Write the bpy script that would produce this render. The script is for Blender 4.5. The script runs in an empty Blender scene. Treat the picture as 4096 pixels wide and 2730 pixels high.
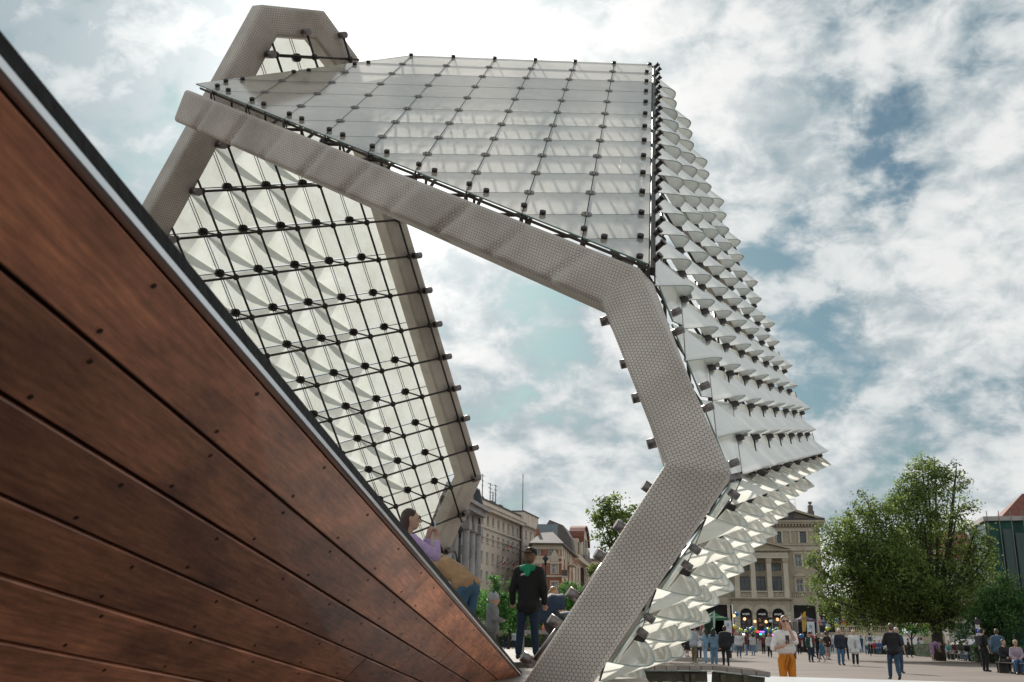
import bpy, bmesh, math, random
from mathutils import Vector as V, Matrix, noise
random.seed(7)
R = math.radians
SC = bpy.context.scene
COL = SC.collection
# ------------------------------------------------------------------ camera
FPX, CX, CY = 3980.0, 2048.0, 1365.0
PITCH, ROLL, EYE = math.atan((2542-1365)/FPX), 0.013, V((0, 0, 1.25))
MC = Matrix.Rotation(math.pi/2+PITCH, 3, 'X') @ Matrix.Rotation(ROLL, 3, 'Z')
cam = bpy.data.objects.new('camera', bpy.data.cameras.new('camera'))
COL.objects.link(cam)
cam.matrix_world = Matrix.Translation(EYE) @ MC.to_4x4()
cam.data.sensor_width = 36.0
cam.data.lens = FPX/4096*36
cam.data.clip_start, cam.data.clip_end = 0.05, 4000
cam.data.dof.use_dof = True
cam.data.dof.focus_distance = 9.5
cam.data.dof.aperture_fstop = 8.0
SC.camera = cam
def ray(u, v): return MC @ V(((u-CX)/FPX, -(v-CY)/FPX, -1.0))
def P(u, v, d): return EYE + ray(u, v)*d
def cw(x, y, z): return EYE + MC @ V((x, -y, -z))          # camera-space, y down
def cdir(x, y, z): return MC @ V((x, -y, -z))
def atz(u, v, z):
    r = ray(u, v); return EYE + r*((z-EYE.z)/r.z)
def aty(u, v, y):
    r = ray(u, v); return EYE + r*(y/r.y)
# ------------------------------------------------------------------ sky, sun, exposure
SUN = ray(1505, 300).normalized()
SUN_EL, SUN_AZ = math.asin(SUN.z), math.atan2(SUN.x, SUN.y)
W = bpy.data.worlds.new('World'); SC.world = W; W.use_nodes = True
nt = W.node_tree; N = nt.nodes; Lk = nt.links
N.clear()
def wn(t, **k):
    n = N.new(t)
    for a, b in k.items(): setattr(n, a, b)
    return n
def wm(op, a, b=None, c=None, clamp=False):
    n = wn('ShaderNodeMath', operation=op, use_clamp=clamp)
    for i, x in enumerate((a, b, c)):
        if x is None: continue
        if isinstance(x, (int, float)): n.inputs[i].default_value = x
        else: Lk.new(x, n.inputs[i])
    return n.outputs[0]
def wdot(vec, d):
    n = wn('ShaderNodeVectorMath', operation='DOT_PRODUCT'); Lk.new(vec, n.inputs[0]); n.inputs[1].default_value = d
    return n.outputs['Value']
def wstep(x, lo, hi):
    n = wn('ShaderNodeMapRange', interpolation_type='SMOOTHSTEP'); Lk.new(x, n.inputs[0])
    n.inputs[1].default_value, n.inputs[2].default_value = lo, hi
    return n.outputs[0]
def wmix(f, a, b):
    n = wn('ShaderNodeMix', data_type='RGBA')
    Lk.new(f, n.inputs[0])
    for i, x in ((6, a), (7, b)):
        if isinstance(x, tuple): n.inputs[i].default_value = x+(1,)
        else: Lk.new(x, n.inputs[i])
    return n.outputs[2]
sky = wn('ShaderNodeTexSky', sky_type='NISHITA', sun_disc=False, sun_elevation=SUN_EL, sun_rotation=SUN_AZ,
         air_density=1.2, dust_density=1.5, ozone_density=1.0)
co = wn('ShaderNodeTexCoord').outputs['Generated']
sx = wn('ShaderNodeSeparateXYZ'); Lk.new(co, sx.inputs[0])
zz = wm('MAXIMUM', sx.outputs[2], 0.0)
cvs = wn('ShaderNodeCombineXYZ'); Lk.new(sx.outputs[0], cvs.inputs[0]); Lk.new(sx.outputs[1], cvs.inputs[1]); Lk.new(wm('MULTIPLY', zz, 1.55), cvs.inputs[2])
cv = cvs
def wnoise(scale, detail, rough, dist=0.0, off=(0, 0, 0)):
    m = wn('ShaderNodeMapping'); Lk.new(cv.outputs[0], m.inputs[0]); m.inputs['Location'].default_value = off
    n = wn('ShaderNodeTexNoise'); Lk.new(m.outputs[0], n.inputs['Vector'])
    n.inputs['Scale'].default_value, n.inputs['Detail'].default_value = scale, detail
    n.inputs['Roughness'].default_value, n.inputs['Distortion'].default_value = rough, dist
    return n.outputs[0]
n_big = wnoise(4.2, 5, 0.55, 0.2, (3.1, 0.4, 0))
n_mid = wnoise(10.5, 6, 0.56, 0.25, (1.0, 7.0, 0))
n_cell = wnoise(23.0, 6, 0.58, 0.3, (5.0, 2.0, 1))
# cloud cover: thick nearly everywhere, torn open in a few places
def blob(u, v, r0, r1):
    return wstep(wdot(co, ray(u, v).normalized()), math.cos(R(r0)), math.cos(R(r1)))
gap = wm('ADD', blob(3200, 1120, 5.6, 0.5), wm('MULTIPLY', blob(3290, 1480, 4.6, 0.5), 0.9))
gap = wm('ADD', gap, wm('MULTIPLY', blob(3540, 760, 3.0, 0.3), 0.75))
gap = wm('ADD', gap, wm('MULTIPLY', blob(3850, 1650, 7.0, 1.0), 0.40))
gap = wm('ADD', gap, wm('MULTIPLY', blob(3700, 330, 8.0, 1.0), 0.30))
gap = wm('ADD', gap, wm('MULTIPLY', blob(2300, 1450, 6.0, 1.0), 0.22))
gap = wm('ADD', gap, wm('MULTIPLY', blob(3350, 1980, 6.0, 1.0), 0.3))
gap = wm('ADD', gap, wm('MULTIPLY', blob(250, 450, 14.0, 2.0), 0.25))
field = wm('ADD', wm('ADD', wm('MULTIPLY', n_big, 0.45), wm('MULTIPLY', n_mid, 0.35)), wm('MULTIPLY', n_cell, 0.20))
dens = wm('SUBTRACT', field, wm('MULTIPLY', gap, 0.130))
cover = wm('MAXIMUM', wstep(dens, 0.350, 0.445), wstep(zz, 0.14, 0.02))
thick = wstep(wm('ADD', wm('MULTIPLY', n_mid, 0.5), wm('MULTIPLY', n_cell, 0.5)), 0.38, 0.60)
lump = wstep(dens, 0.40, 0.56)
left = blob(250, 500, 20.0, 3.0)
shade = wm('SUBTRACT', wm('ADD', wm('MULTIPLY', thick, 0.62), wm('MULTIPLY', lump, 0.34)), wm('MULTIPLY', left, 0.42))
glow = wdot(co, SUN)
g1 = wm('POWER', wm('MAXIMUM', glow, 0.0), 55.0)
g2 = wm('POWER', wm('MAXIMUM', glow, 0.0), 9.0)
cl = wmix(wm('MAXIMUM', shade, 0.0, clamp=True), (3.15, 3.95, 4.35), (7.9, 7.95, 7.85))
addn = wn('ShaderNodeMix', data_type='RGBA', blend_type='ADD'); addn.inputs[0].default_value = 1
Lk.new(cl, addn.inputs[6])
gl = wmix(wm('ADD', wm('MULTIPLY', g1, 0.85), wm('MULTIPLY', g2, 0.07), clamp=True), (0, 0, 0), (9.5, 9.0, 8.4))
Lk.new(gl, addn.inputs[7])
skyc = wn('ShaderNodeMix', data_type='RGBA', blend_type='MULTIPLY'); skyc.inputs[0].default_value = 1
Lk.new(sky.outputs[0], skyc.inputs[6]); skyc.inputs[7].default_value = (0.26, 0.38, 0.42, 1)
allsky = wmix(cover, skyc.outputs[2], addn.outputs[2])
bg = wn('ShaderNodeBackground'); bg.inputs[1].default_value = 0.10
Lk.new(allsky, bg.inputs[0])
wo = wn('ShaderNodeOutputWorld'); Lk.new(bg.outputs[0], wo.inputs[0])
sl = bpy.data.lights.new('sun', 'SUN'); sl.energy = 4.8; sl.angle = R(1.2); sl.color = (1.0, 0.93, 0.84)
sun = bpy.data.objects.new('sun', sl); COL.objects.link(sun)
sun.rotation_euler = (-SUN).to_track_quat('-Z', 'Y').to_euler(); sun.location = SUN*60
vs = SC.view_settings
SC.display_settings.display_device = 'sRGB'
vs.view_transform = 'Standard'; vs.look = 'None'; vs.gamma = 1.0; vs.use_curve_mapping = False
vs.exposure = 0.12
SC.render.engine = 'CYCLES'
SC.cycles.use_denoising = True
SC.cycles.max_bounces = 8; SC.cycles.transparent_max_bounces = 12
SC.cycles.sample_clamp_indirect = 6.0
# ------------------------------------------------------------------ helpers
class MB:
    """collects shapes, builds ONE mesh object"""
    def __init__(s): s.v, s.f, s.uv, s.mi, s.sm, s.m = [], [], {}, [], [], 0
    def face(s, idx, smooth=False, uv=None):
        if uv: s.uv[len(s.f)] = uv
        s.f.append(tuple(idx)); s.mi.append(s.m); s.sm.append(smooth)
    def add(s, vs_, fs, smooth=False):
        b = len(s.v); s.v += [V(x) for x in vs_]
        for f in fs: s.face([i+b for i in f], smooth)
    def box(s, c, size, ax=None):
        c = V(c); h = [x/2 for x in size]
        X, Y, Z = ax if ax else (V((1, 0, 0)), V((0, 1, 0)), V((0, 0, 1)))
        p = [c+X*(h[0]*a)+Y*(h[1]*b)+Z*(h[2]*d) for a, b, d in
             ((-1,-1,-1),(1,-1,-1),(1,1,-1),(-1,1,-1),(-1,-1,1),(1,-1,1),(1,1,1),(-1,1,1))]
        s.add(p, [(3,2,1,0),(4,5,6,7),(0,1,5,4),(1,2,6,5),(2,3,7,6),(3,0,4,7)])
        return s
    def bar(s, a, b, w, h, up=V((0, 0, 1))):
        a, b = V(a), V(b); d = (b-a); l = d.length; d.normalize()
        x = d.cross(up)
        if x.length < 1e-4: x = d.cross(V((1, 0, 0)))
        x.normalize(); z = x.cross(d)
        return s.box((a+b)/2, (w, l, h), (x, d, z))
    def tube(s, a, b, r0, r1=None, n=8, caps=True, smooth=True):
        a, b = V(a), V(b); r1 = r0 if r1 is None else r1
        d = (b-a).normalized(); x = d.orthogonal().normalized(); y = d.cross(x)
        k = len(s.v)
        for c, r in ((a, r0), (b, r1)):
            for i in range(n):
                t = 2*math.pi*i/n; s.v.append(c+(x*math.cos(t)+y*math.sin(t))*r)
        for i in range(n):
            j = (i+1) % n; s.face((k+i, k+j, k+n+j, k+n+i), smooth)
        if caps:
            s.face([k+n-1-i for i in range(n)]); s.face([k+n+i for i in range(n)])
        return s
    def path(s, pts, rad, n=6, smooth=True):
        """tapered tube through points with closed ends"""
        pts = [V(p) for p in pts]; k = len(s.v); m = len(pts)
        if isinstance(rad, (int, float)): rad = [rad]*m
        x = None
        for q in range(m):
            d = (pts[min(q+1, m-1)]-pts[max(q-1, 0)]).normalized()
            x = (x - d*x.dot(d)) if x else d.orthogonal()
            if x.length < 1e-5: x = d.orthogonal()
            x.normalize(); y = d.cross(x)
            for i in range(n):
                t = 2*math.pi*i/n; s.v.append(pts[q]+(x*math.cos(t)+y*math.sin(t))*rad[q])
        for q in range(m-1):
            for i in range(n):
                j = (i+1) % n; a = k+q*n
                s.face((a+i, a+j, a+n+j, a+n+i), smooth)
        s.face([k+n-1-i for i in range(n)]); s.face([k+(m-1)*n+i for i in range(n)])
        return s
    def ell(s, c, r, n=10, m=7, ax=None):
        c = V(c); r = (r, r, r) if isinstance(r, (int, float)) else r
        X, Y, Z = ax if ax else (V((1, 0, 0)), V((0, 1, 0)), V((0, 0, 1)))
        k = len(s.v); s.v.append(c-Z*r[2])
        for a in range(1, m):
            t = -math.pi/2+math.pi*a/m
            for i in range(n):
                q = 2*math.pi*i/n
                s.v.append(c+X*(r[0]*math.cos(t)*math.cos(q))+Y*(r[1]*math.cos(t)*math.sin(q))+Z*(r[2]*math.sin(t)))
        s.v.append(c+Z*r[2]); e = len(s.v)-1
        for i in range(n):
            j = (i+1) % n
            s.face((k, k+1+j, k+1+i), True); s.face((e, e-n+i, e-n+j), True)
            for a in range(m-2):
                b = k+1+a*n; s.face((b+i, b+j, b+n+j, b+n+i), True)
        return s
    def cap(s, a, b, r0, r1, n=9):
        """closed capsule, tapered"""
        a, b = V(a), V(b); d = b-a
        if d.length < 1e-6: return s.ell(a, r0)
        d.normalize(); x = d.orthogonal().normalized(); y = d.cross(x); k = len(s.v); rows = []
        for c, r, an in ((a, r0, (-.9, -.45, 0)), (b, r1, (0, .45, .9))):
            for q in an:
                t = q*math.pi/2*1.05; rows.append((c+d*(r*math.sin(t)), r*math.cos(t)))
        for c, r in rows:
            for i in range(n):
                t = 2*math.pi*i/n; s.v.append(c+(x*math.cos(t)+y*math.sin(t))*r)
        for q in range(len(rows)-1):
            for i in range(n):
                j = (i+1) % n; z = k+q*n; s.face((z+i, z+j, z+n+j, z+n+i), True)
        s.face([k+n-1-i for i in range(n)]); s.face([k+(len(rows)-1)*n+i for i in range(n)])
        return s
    def prism(s, pts, h):
        """polygon (list of 3d points) extruded by vector h"""
        h = V(h); n = len(pts); b = len(s.v)
        s.v += [V(p) for p in pts]+[V(p)+h for p in pts]
        s.face([b+n-1-i for i in range(n)]); s.face([b+n+i for i in range(n)])
        for i in range(n):
            j = (i+1) % n; s.face((b+i, b+j, b+n+j, b+n+i))
        return s
    def mesh(s, name, mats):
        me = bpy.data.meshes.new(name)
        me.from_pydata([tuple(v) for v in s.v], [], s.f)
        for m in (mats if isinstance(mats, (list, tuple)) else [mats]): me.materials.append(m)
        me.polygons.foreach_set('material_index', s.mi); me.polygons.foreach_set('use_smooth', s.sm)
        if s.uv:
            uvl = me.uv_layers.new(name='UVMap')
            for pi, uvs in s.uv.items():
                ls = me.polygons[pi].loop_start
                for q, c in enumerate(uvs): uvl.data[ls+q].uv = c
        me.update(); return me
    def build(s, name, mats, parent=None): return link(name, s.mesh(name, mats), parent)
def inv_of(p):
    """everything is written in world coordinates: undo the placing of the Empty"""
    while p.parent: p = p.parent
    return Matrix.Translation(-p.location) if p.type == 'EMPTY' and not p.get('_local') else Matrix()
def link(name, data, parent=None, mat=None):
    o = bpy.data.objects.new(name, data); COL.objects.link(o)
    if parent:
        o.parent = parent
        o.matrix_parent_inverse = inv_of(parent) if not parent.parent and parent.type == 'EMPTY' else Matrix()
    if mat is not None: o.matrix_basis = mat
    return o
def tag(o, label=None, cat=None, group=None, kind=None):
    for k, x in (('label', label), ('category', cat), ('group', group), ('kind', kind)):
        if x: o[k] = x
    return o
def thing(name, label, cat, loc, group=None):
    o = bpy.data.objects.new(name, None); COL.objects.link(o); o.location = loc; o.empty_display_size = .2
    return tag(o, label, cat, group)
def T3(v): return Matrix.Translation(v)
def frame(o, x, y, z):
    m = Matrix((x, y, z)).transposed().to_4x4(); m.translation = o; return m
# ------------------------------------------------------------------ materials
def mat(name, col, rough=.6, metal=0.0, var=0.0, scale=4.0, bump=0.0, bscale=40.0, coat=0.0, spec=.5, col2=None, stretch=None, space='Object', emit=None, detail=6):
    m = bpy.data.materials.new(name); m.use_nodes = True; t = m.node_tree; b = t.nodes['Principled BSDF']
    b.inputs['Roughness'].default_value = rough; b.inputs['Metallic'].default_value = metal
    b.inputs['Specular IOR Level'].default_value = spec; b.inputs['Coat Weight'].default_value = coat
    b.inputs['Base Color'].default_value = tuple(col)+(1,)
    if emit:
        b.inputs['Emission Color'].default_value = tuple(emit[0])+(1,); b.inputs['Emission Strength'].default_value = emit[1]
    if var or bump:
        tc = t.nodes.new('ShaderNodeTexCoord'); mp = t.nodes.new('ShaderNodeMapping'); t.links.new(tc.outputs[space], mp.inputs[0])
        if stretch: mp.inputs['Scale'].default_value = stretch
        oi = t.nodes.new('ShaderNodeObjectInfo'); ml = t.nodes.new('ShaderNodeMath'); ml.operation = 'MULTIPLY'; ml.inputs[1].default_value = 37.0
        t.links.new(oi.outputs['Random'], ml.inputs[0]); t.links.new(ml.outputs[0], mp.inputs['Location'])
    if var:
        n = t.nodes.new('ShaderNodeTexNoise'); n.inputs['Scale'].default_value = scale; n.inputs['Detail'].default_value = detail; n.inputs['Roughness'].default_value = .65
        t.links.new(mp.outputs[0], n.inputs['Vector'])
        r = t.nodes.new('ShaderNodeValToRGB'); t.links.new(n.outputs[0], r.inputs[0])
        c2 = col2 or tuple(x*(1-var) for x in col)
        hi = tuple(min(1, x*(1+var*.6)) for x in col)
        r.color_ramp.elements[0].position, r.color_ramp.elements[1].position = .3, .7
        r.color_ramp.elements[0].color, r.color_ramp.elements[1].color = tuple(c2)+(1,), hi+(1,)
        t.links.new(r.outputs[0], b.inputs['Base Color'])
    if bump:
        n2 = t.nodes.new('ShaderNodeTexNoise'); n2.inputs['Scale'].default_value = bscale; n2.inputs['Detail'].default_value = 4
        t.links.new(mp.outputs[0], n2.inputs['Vector'])
        bp = t.nodes.new('ShaderNodeBump'); bp.inputs['Strength'].default_value = bump; bp.inputs['Distance'].default_value = .02
        t.links.new(n2.outputs[0], bp.inputs['Height']); t.links.new(bp.outputs[0], b.inputs['Normal'])
    return m
def mat_mesh(name, cell):
    """stainless honeycomb mesh: raised round studs in rows, dark gaps (UV in metres)"""
    m = bpy.data.materials.new(name); m.use_nodes = True; t = m.node_tree; b = t.nodes['Principled BSDF']; nn = t.nodes; lk = t.links
    def M_(op, a, b_=None):
        n = nn.new('ShaderNodeMath'); n.operation = op
        for i, x in enumerate((a, b_)):
            if x is None: continue
            if isinstance(x, (int, float)): n.inputs[i].default_value = x
            else: lk.new(x, n.inputs[i])
        return n.outputs[0]
    uv = nn.new('ShaderNodeTexCoord').outputs['UV']; s = nn.new('ShaderNodeSeparateXYZ'); lk.new(uv, s.inputs[0])
    u = M_('MULTIPLY', s.outputs[0], 1/cell); w = M_('MULTIPLY', s.outputs[1], 1/cell/1.732)
    def cd(o):
        a = M_('SUBTRACT', M_('FRACT', M_('ADD', u, o)), .5); c = M_('MULTIPLY', M_('SUBTRACT', M_('FRACT', M_('ADD', w, o)), .5), 1.732)
        return M_('SQRT', M_('ADD', M_('MULTIPLY', a, a), M_('MULTIPLY', c, c)))
    d = M_('MINIMUM', cd(0.0), cd(0.5))
    r = nn.new('ShaderNodeMapRange'); r.interpolation_type = 'SMOOTHSTEP'; lk.new(d, r.inputs[0])
    r.inputs[1].default_value, r.inputs[2].default_value, r.inputs[3].default_value, r.inputs[4].default_value = .40, .53, 1, 0
    tc = nn.new('ShaderNodeTexCoord'); nz = nn.new('ShaderNodeTexNoise'); nz.inputs['Scale'].default_value = 1.1; nz.inputs['Detail'].default_value = 9; nz.inputs['Roughness'].default_value = .62
    lk.new(tc.outputs['Object'], nz.inputs['Vector'])
    cr = nn.new('ShaderNodeValToRGB'); lk.new(nz.outputs[0], cr.inputs[0])
    cr.color_ramp.elements[0].position, cr.color_ramp.elements[1].position = .3, .72
    cr.color_ramp.elements[0].color, cr.color_ramp.elements[1].color = (.36, .31, .265, 1), (.66, .60, .535, 1)
    mx = nn.new('ShaderNodeMix'); mx.data_type = 'RGBA'; lk.new(r.outputs[0], mx.inputs[0]); mx.inputs[6].default_value = (.15, .12, .098, 1); lk.new(cr.outputs[0], mx.inputs[7])
    lk.new(mx.outputs[2], b.inputs['Base Color'])
    b.inputs['Roughness'].default_value = .5; b.inputs['Metallic'].default_value = .35
    bp = nn.new('ShaderNodeBump'); bp.inputs['Strength'].default_value = .5; bp.inputs['Distance'].default_value = .006
    lk.new(r.outputs[0], bp.inputs['Height']); lk.new(bp.outputs[0], b.inputs['Normal'])
    return m
def mat_glass(name, tint, trans, clear, gloss, rough=.12, grime=.25):
    """white screen-printed glass: diffuses what comes through, a little clear, a little shiny"""
    m = bpy.data.materials.new(name); m.use_nodes = True; t = m.node_tree; nn, lk = t.nodes, t.links; nn.clear()
    tc = nn.new('ShaderNodeTexCoord'); mp = nn.new('ShaderNodeMapping'); mp.inputs['Scale'].default_value = (1, 1, 1); lk.new(tc.outputs['Object'], mp.inputs[0])
    oi = nn.new('ShaderNodeObjectInfo'); ml = nn.new('ShaderNodeMath'); ml.operation = 'MULTIPLY'; ml.inputs[1].default_value = 53.0
    lk.new(oi.outputs['Random'], ml.inputs[0]); lk.new(ml.outputs[0], mp.inputs['Location'])
    nz = nn.new('ShaderNodeTexNoise'); nz.inputs['Scale'].default_value = 2.2; nz.inputs['Detail'].default_value = 7; nz.inputs['Roughness'].default_value = .7; nz.inputs['Distortion'].default_value = .6
    lk.new(mp.outputs[0], nz.inputs['Vector'])
    cr = nn.new('ShaderNodeValToRGB'); lk.new(nz.outputs[0], cr.inputs[0]); e = cr.color_ramp.elements
    e[0].position, e[1].position = .28, .66
    e[0].color = tuple(x*(1-grime)*y for x, y in zip(tint, (1, .97, .9)))+(1,); e[1].color = tuple(tint)+(1,)
    df = nn.new('ShaderNodeBsdfDiffuse'); tr = nn.new('ShaderNodeBsdfTranslucent'); tp = nn.new('ShaderNodeBsdfTransparent'); gl = nn.new('ShaderNodeBsdfGlossy')
    lk.new(cr.outputs[0], df.inputs[0]); lk.new(cr.outputs[0], tr.inputs[0]); tp.inputs[0].default_value = (.93, 1, .97, 1); gl.inputs['Roughness'].default_value = rough
    a = nn.new('ShaderNodeMixShader'); a.inputs[0].default_value = trans; lk.new(df.outputs[0], a.inputs[1]); lk.new(tr.outputs[0], a.inputs[2])
    c = nn.new('ShaderNodeMixShader'); c.inputs[0].default_value = clear; lk.new(a.outputs[0], c.inputs[1]); lk.new(tp.outputs[0], c.inputs[2])
    fr = nn.new('ShaderNodeFresnel'); fr.inputs[0].default_value = 1.5
    fm = nn.new('ShaderNodeMath'); fm.operation = 'MULTIPLY'; fm.inputs[1].default_value = gloss; lk.new(fr.outputs[0], fm.inputs[0])
    g = nn.new('ShaderNodeMixShader'); lk.new(fm.outputs[0], g.inputs[0]); lk.new(c.outputs[0], g.inputs[1]); lk.new(gl.outputs[0], g.inputs[2])
    o = nn.new('ShaderNodeOutputMaterial'); lk.new(g.outputs[0], o.inputs[0])
    return m
M = {}
M['mesh'] = mat_mesh('honeycomb_mesh', .033)
M['mesh_far'] = mat_mesh('honeycomb_mesh_coarse', .036)
M['roofglass'] = mat_glass('roof_glass', (.97, .96, .91), .88, .06, .42, .10, .18)
M['scaleglass'] = mat_glass('curved_glass', (.82, .845, .815), .34, .0, .5, .20, .14)
M['cupglass'] = mat_glass('lower_curved_glass', (.92, .93, .88), .62, .0, .35, .18, .10)
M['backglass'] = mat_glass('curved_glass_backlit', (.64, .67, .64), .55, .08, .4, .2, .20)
M['edge'] = mat('glass_edge', (.16, .24, .22), .25)
M['steel'] = mat('dark_steel', (.045, .038, .034), .42, .7, .3, 8)
M['steel2'] = mat('brushed_steel', (.20, .18, .175), .38, .85, .25, 10)
M['rod'] = mat('grey_steel_rod', (.085, .075, .068), .4, .7, .2, 8)
M['joint'] = mat('black_joint', (.02, .02, .02), .7)
# ------------------------------------------------------------------ glass wings of the fountain
L = .66
def clip(poly, a, b, c):
    """keep a*x+b*y<=c"""
    out = []
    for q in range(len(poly)):
        p0, p1 = poly[q], poly[(q+1) % len(poly)]
        d0, d1 = a*p0[0]+b*p0[1]-c, a*p1[0]+b*p1[1]-c
        if d0 <= 0: out.append(p0)
        if (d0 < 0 < d1) or (d1 < 0 < d0):
            t = d0/(d0-d1); out.append((p0[0]+(p1[0]-p0[0])*t, p0[1]+(p1[1]-p0[1])*t))
    return out
def poly_area(p): return abs(sum(p[i][0]*p[(i+1) % len(p)][1]-p[(i+1) % len(p)][0]*p[i][1] for i in range(len(p))))/2
def beam(name, path, w, d, hints, m, parent, dents=None, step=.12, rnd=.35):
    """honeycomb-clad box beam swept along a path with mitred corners"""
    n = len(path); ts, As, Ns = [], [], []
    for i in range(n-1):
        t = (path[i+1]-path[i]).normalized(); h = V(hints[i]); h = (h-t*h.dot(t)).normalized()
        ts.append(t); Ns.append(h); As.append(h.cross(t).normalized())
    prof = []; K = 6
    rr = min(w, d)*rnd
    for cx0, cy0, a0 in ((w/2-rr, d/2-rr, 0), (-w/2+rr, d/2-rr, 90), (-w/2+rr, -d/2+rr, 180), (w/2-rr, -d/2+rr, 270)):
        for q in range(K+1):
            an = R(a0+90*q/K); prof.append((cx0+rr*math.cos(an), cy0+rr*math.sin(an)))
    # extra points on the flats
    full = []
    for q in range(len(prof)):
        a, b = prof[q], prof[(q+1) % len(prof)]; full.append(a)
        ll = math.dist(a, b)
        if ll > .09:
            c = int(ll/.07)
            for z in range(1, c+1): full.append((a[0]+(b[0]-a[0])*z/(c+1), a[1]+(b[1]-a[1])*z/(c+1)))
    prof = full; np_ = len(prof); per = [0]
    for q in range(np_): per.append(per[-1]+math.dist(prof[q], prof[(q+1) % np_]))
    def ring(j, i):
        t = ts[i]
        if j == 0 or j == n-1: nrm = t
        else: nrm = (ts[j-1]+ts[j]).normalized()
        out = []
        for x, y in prof:
            o = path[j]+As[i]*x+Ns[i]*y; out.append(o+t*((path[j]-o).dot(nrm)/t.dot(nrm)))
        return out
    rings = []; us = []; info = []; u0 = 0
    for i in range(n-1):
        r0, r1 = ring(i, i), ring(i+1, i)
        if i > 0:
            pr = ring(i, i-1); r0 = [(a+b)/2 for a, b in zip(r0, pr)]
        if i < n-2:
            nx = ring(i+1, i+1); r1 = [(a+b)/2 for a, b in zip(r1, nx)]
        ll = (path[i+1]-path[i]).length; c = max(2, int(ll/step))
        for q in range(c+1):
            if q == 0 and i > 0: continue
            f = q/c; rg = [a.lerp(b, f) for a, b in zip(r0, r1)]
            if dents:
                rg = [p+Ns[i]*dents(i, u0+ll*f, prof[z]) for z, p in enumerate(rg)]
            rings.append(rg); us.append(u0+ll*f)
        u0 += ll
    mb = MB()
    for rg in rings: mb.v += rg
    for k in range(len(rings)-1):
        for z in range(np_):
            y = (z+1) % np_
            mb.face((k*np_+z, k*np_+y, (k+1)*np_+y, (k+1)*np_+z), True,
                    ((us[k], per[z]), (us[k], per[z+1]), (us[k+1], per[z+1]), (us[k+1], per[z])))
    e = (len(rings)-1)*np_
    mb.face([np_-1-z for z in range(np_)], False, [prof[np_-1-z] for z in range(np_)])
    mb.face([e+z for z in range(np_)], False, [prof[z] for z in range(np_)])
    return mb.build(name, m, parent)
def scale_mesh(name, s, p, n, h, m, peak=.66, ex=.8, over_=1.05):
    """one curved pane: a flared half cone under T beside a flat triangle"""
    mb = MB(); nu, nv = 20, 6; q = s+p
    for a in range(nv+1):
        v = max(a/nv, .02)*over_
        for b in range(nu+1):
            u = b/nu; e = math.log(.5)/math.log(peak)
            bl = math.sin(math.pi*u**e)**ex if 0 < u < 1 else 0
            mb.v.append((s+p*u)*v*.985+n*(h*bl*v))
    for a in range(nv):
        for b in range(nu):
            k = a*(nu+1)+b; mb.face((k, k+1, k+nu+2, k+nu+1), True)
    # the flat half of the pane, its edge tucked under the neighbour
    k0 = len(mb.v); mb.v += [p*.02+q*.005, q*.97, p*.97+q*.01]; mb.face((k0, k0+1, k0+2), False)
    # visible edge of the thick glass along the lip
    mb.m = 1; base = nv*(nu+1); k1 = len(mb.v)
    for b in range(nu+1): mb.v.append(mb.v[base+b]-n*.018)
    for b in range(nu): mb.face((base+b, base+b+1, k1+b+1, k1+b), True)
    return mb.mesh(name, [m, M['edge']])
def disc_mesh(name, r, h, m, n=14, bolt=True):
    mb = MB(); mb.tube((0, 0, 0), (0, 0, h), r, r, n)
    if bolt:
        for k in range(4):
            a = k*math.pi/2+.4; c = V((math.cos(a), math.sin(a), 0))*r*.45
            mb.tube(c+V((0, 0, h)), c+V((0, 0, h+.006)), r*.12, r*.12, 6)
    return mb.mesh(name, m)
def align(z, at, x=None):
    z = z.normalized(); x = (x if x else z.orthogonal()); x = (x-z*x.dot(z)).normalized()
    return frame(at, x, z.cross(x), z)
def rod(name, a, b, r, m, parent, n=6): return MB().tube(a, b, r, r, n).build(name, m, parent)
me_node = MB().ell((0, 0, 0), .05, 8, 6).mesh('lattice_node', M['steel'])
me_stub = MB().tube((0, 0, -.09), (0, 0, .09), .05, .05, 14).tube((0, 0, .09), (0, 0, .095), .022, .022, 8).mesh('stub', M['steel2'])

# ---- near wing -----------------------------------------------------------------
wing = thing('fountain_wing', 'near glass wing with flat sloping roof, curved glass scales and bent honeycomb rim', 'fountain', P(2240, 2723, 7.75))
RO, RI, RJ = cw(-.1005*15.38, -.2871*15.38, 15.38), cdir(.9712, -.0306, .2365)*L, cdir(-.1278, .4513, -.8832)*L
RN = RI.cross(RJ).normalized()
if RN.dot(EYE-RO) < 0: RN = -RN
def rp(i, j, h=0): return RO+RI*i+RJ*j+RN*h
NEAR, RIGHT = 6.95, 6.0
fullm = None
for i in range(-5, 6):
    for j in range(0, 14):
        pl = [(i, j), (i+1, j), (i+1, j+1), (i, j+1)]
        for a, b, c in ((1, 0, RIGHT), (0, -1, 0.0), (-1, 1, NEAR), (-1, -1, 0.06)): pl = clip(pl, a, b, c) if pl else []
        if len(pl) < 3 or poly_area(pl) < .01: continue
        ar = poly_area(pl); cxp = sum(x for x, y in pl)/len(pl); cyp = sum(y for x, y in pl)/len(pl)
        g = .986 if ar > .9 else .975
        pts = [RI*((x-cxp)*g)+RJ*((y-cyp)*g) for x, y in pl]
        if ar > .999 and fullm: me = fullm
        else:
            mb = MB(); n = len(pts); mb.v = [V(x) for x in pts]+[x-RN*.016 for x in pts]
            mb.face(range(n)); mb.m = 1
            for z in range(n): mb.face((z, n+z, n+(z+1) % n, (z+1) % n))
            me = mb.mesh('roof_panel', [M['roofglass'], M['edge']])
            if ar > .999: fullm = me
        link('roof_panel', me, wing, T3(rp(cxp, cyp, 0)))
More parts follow.
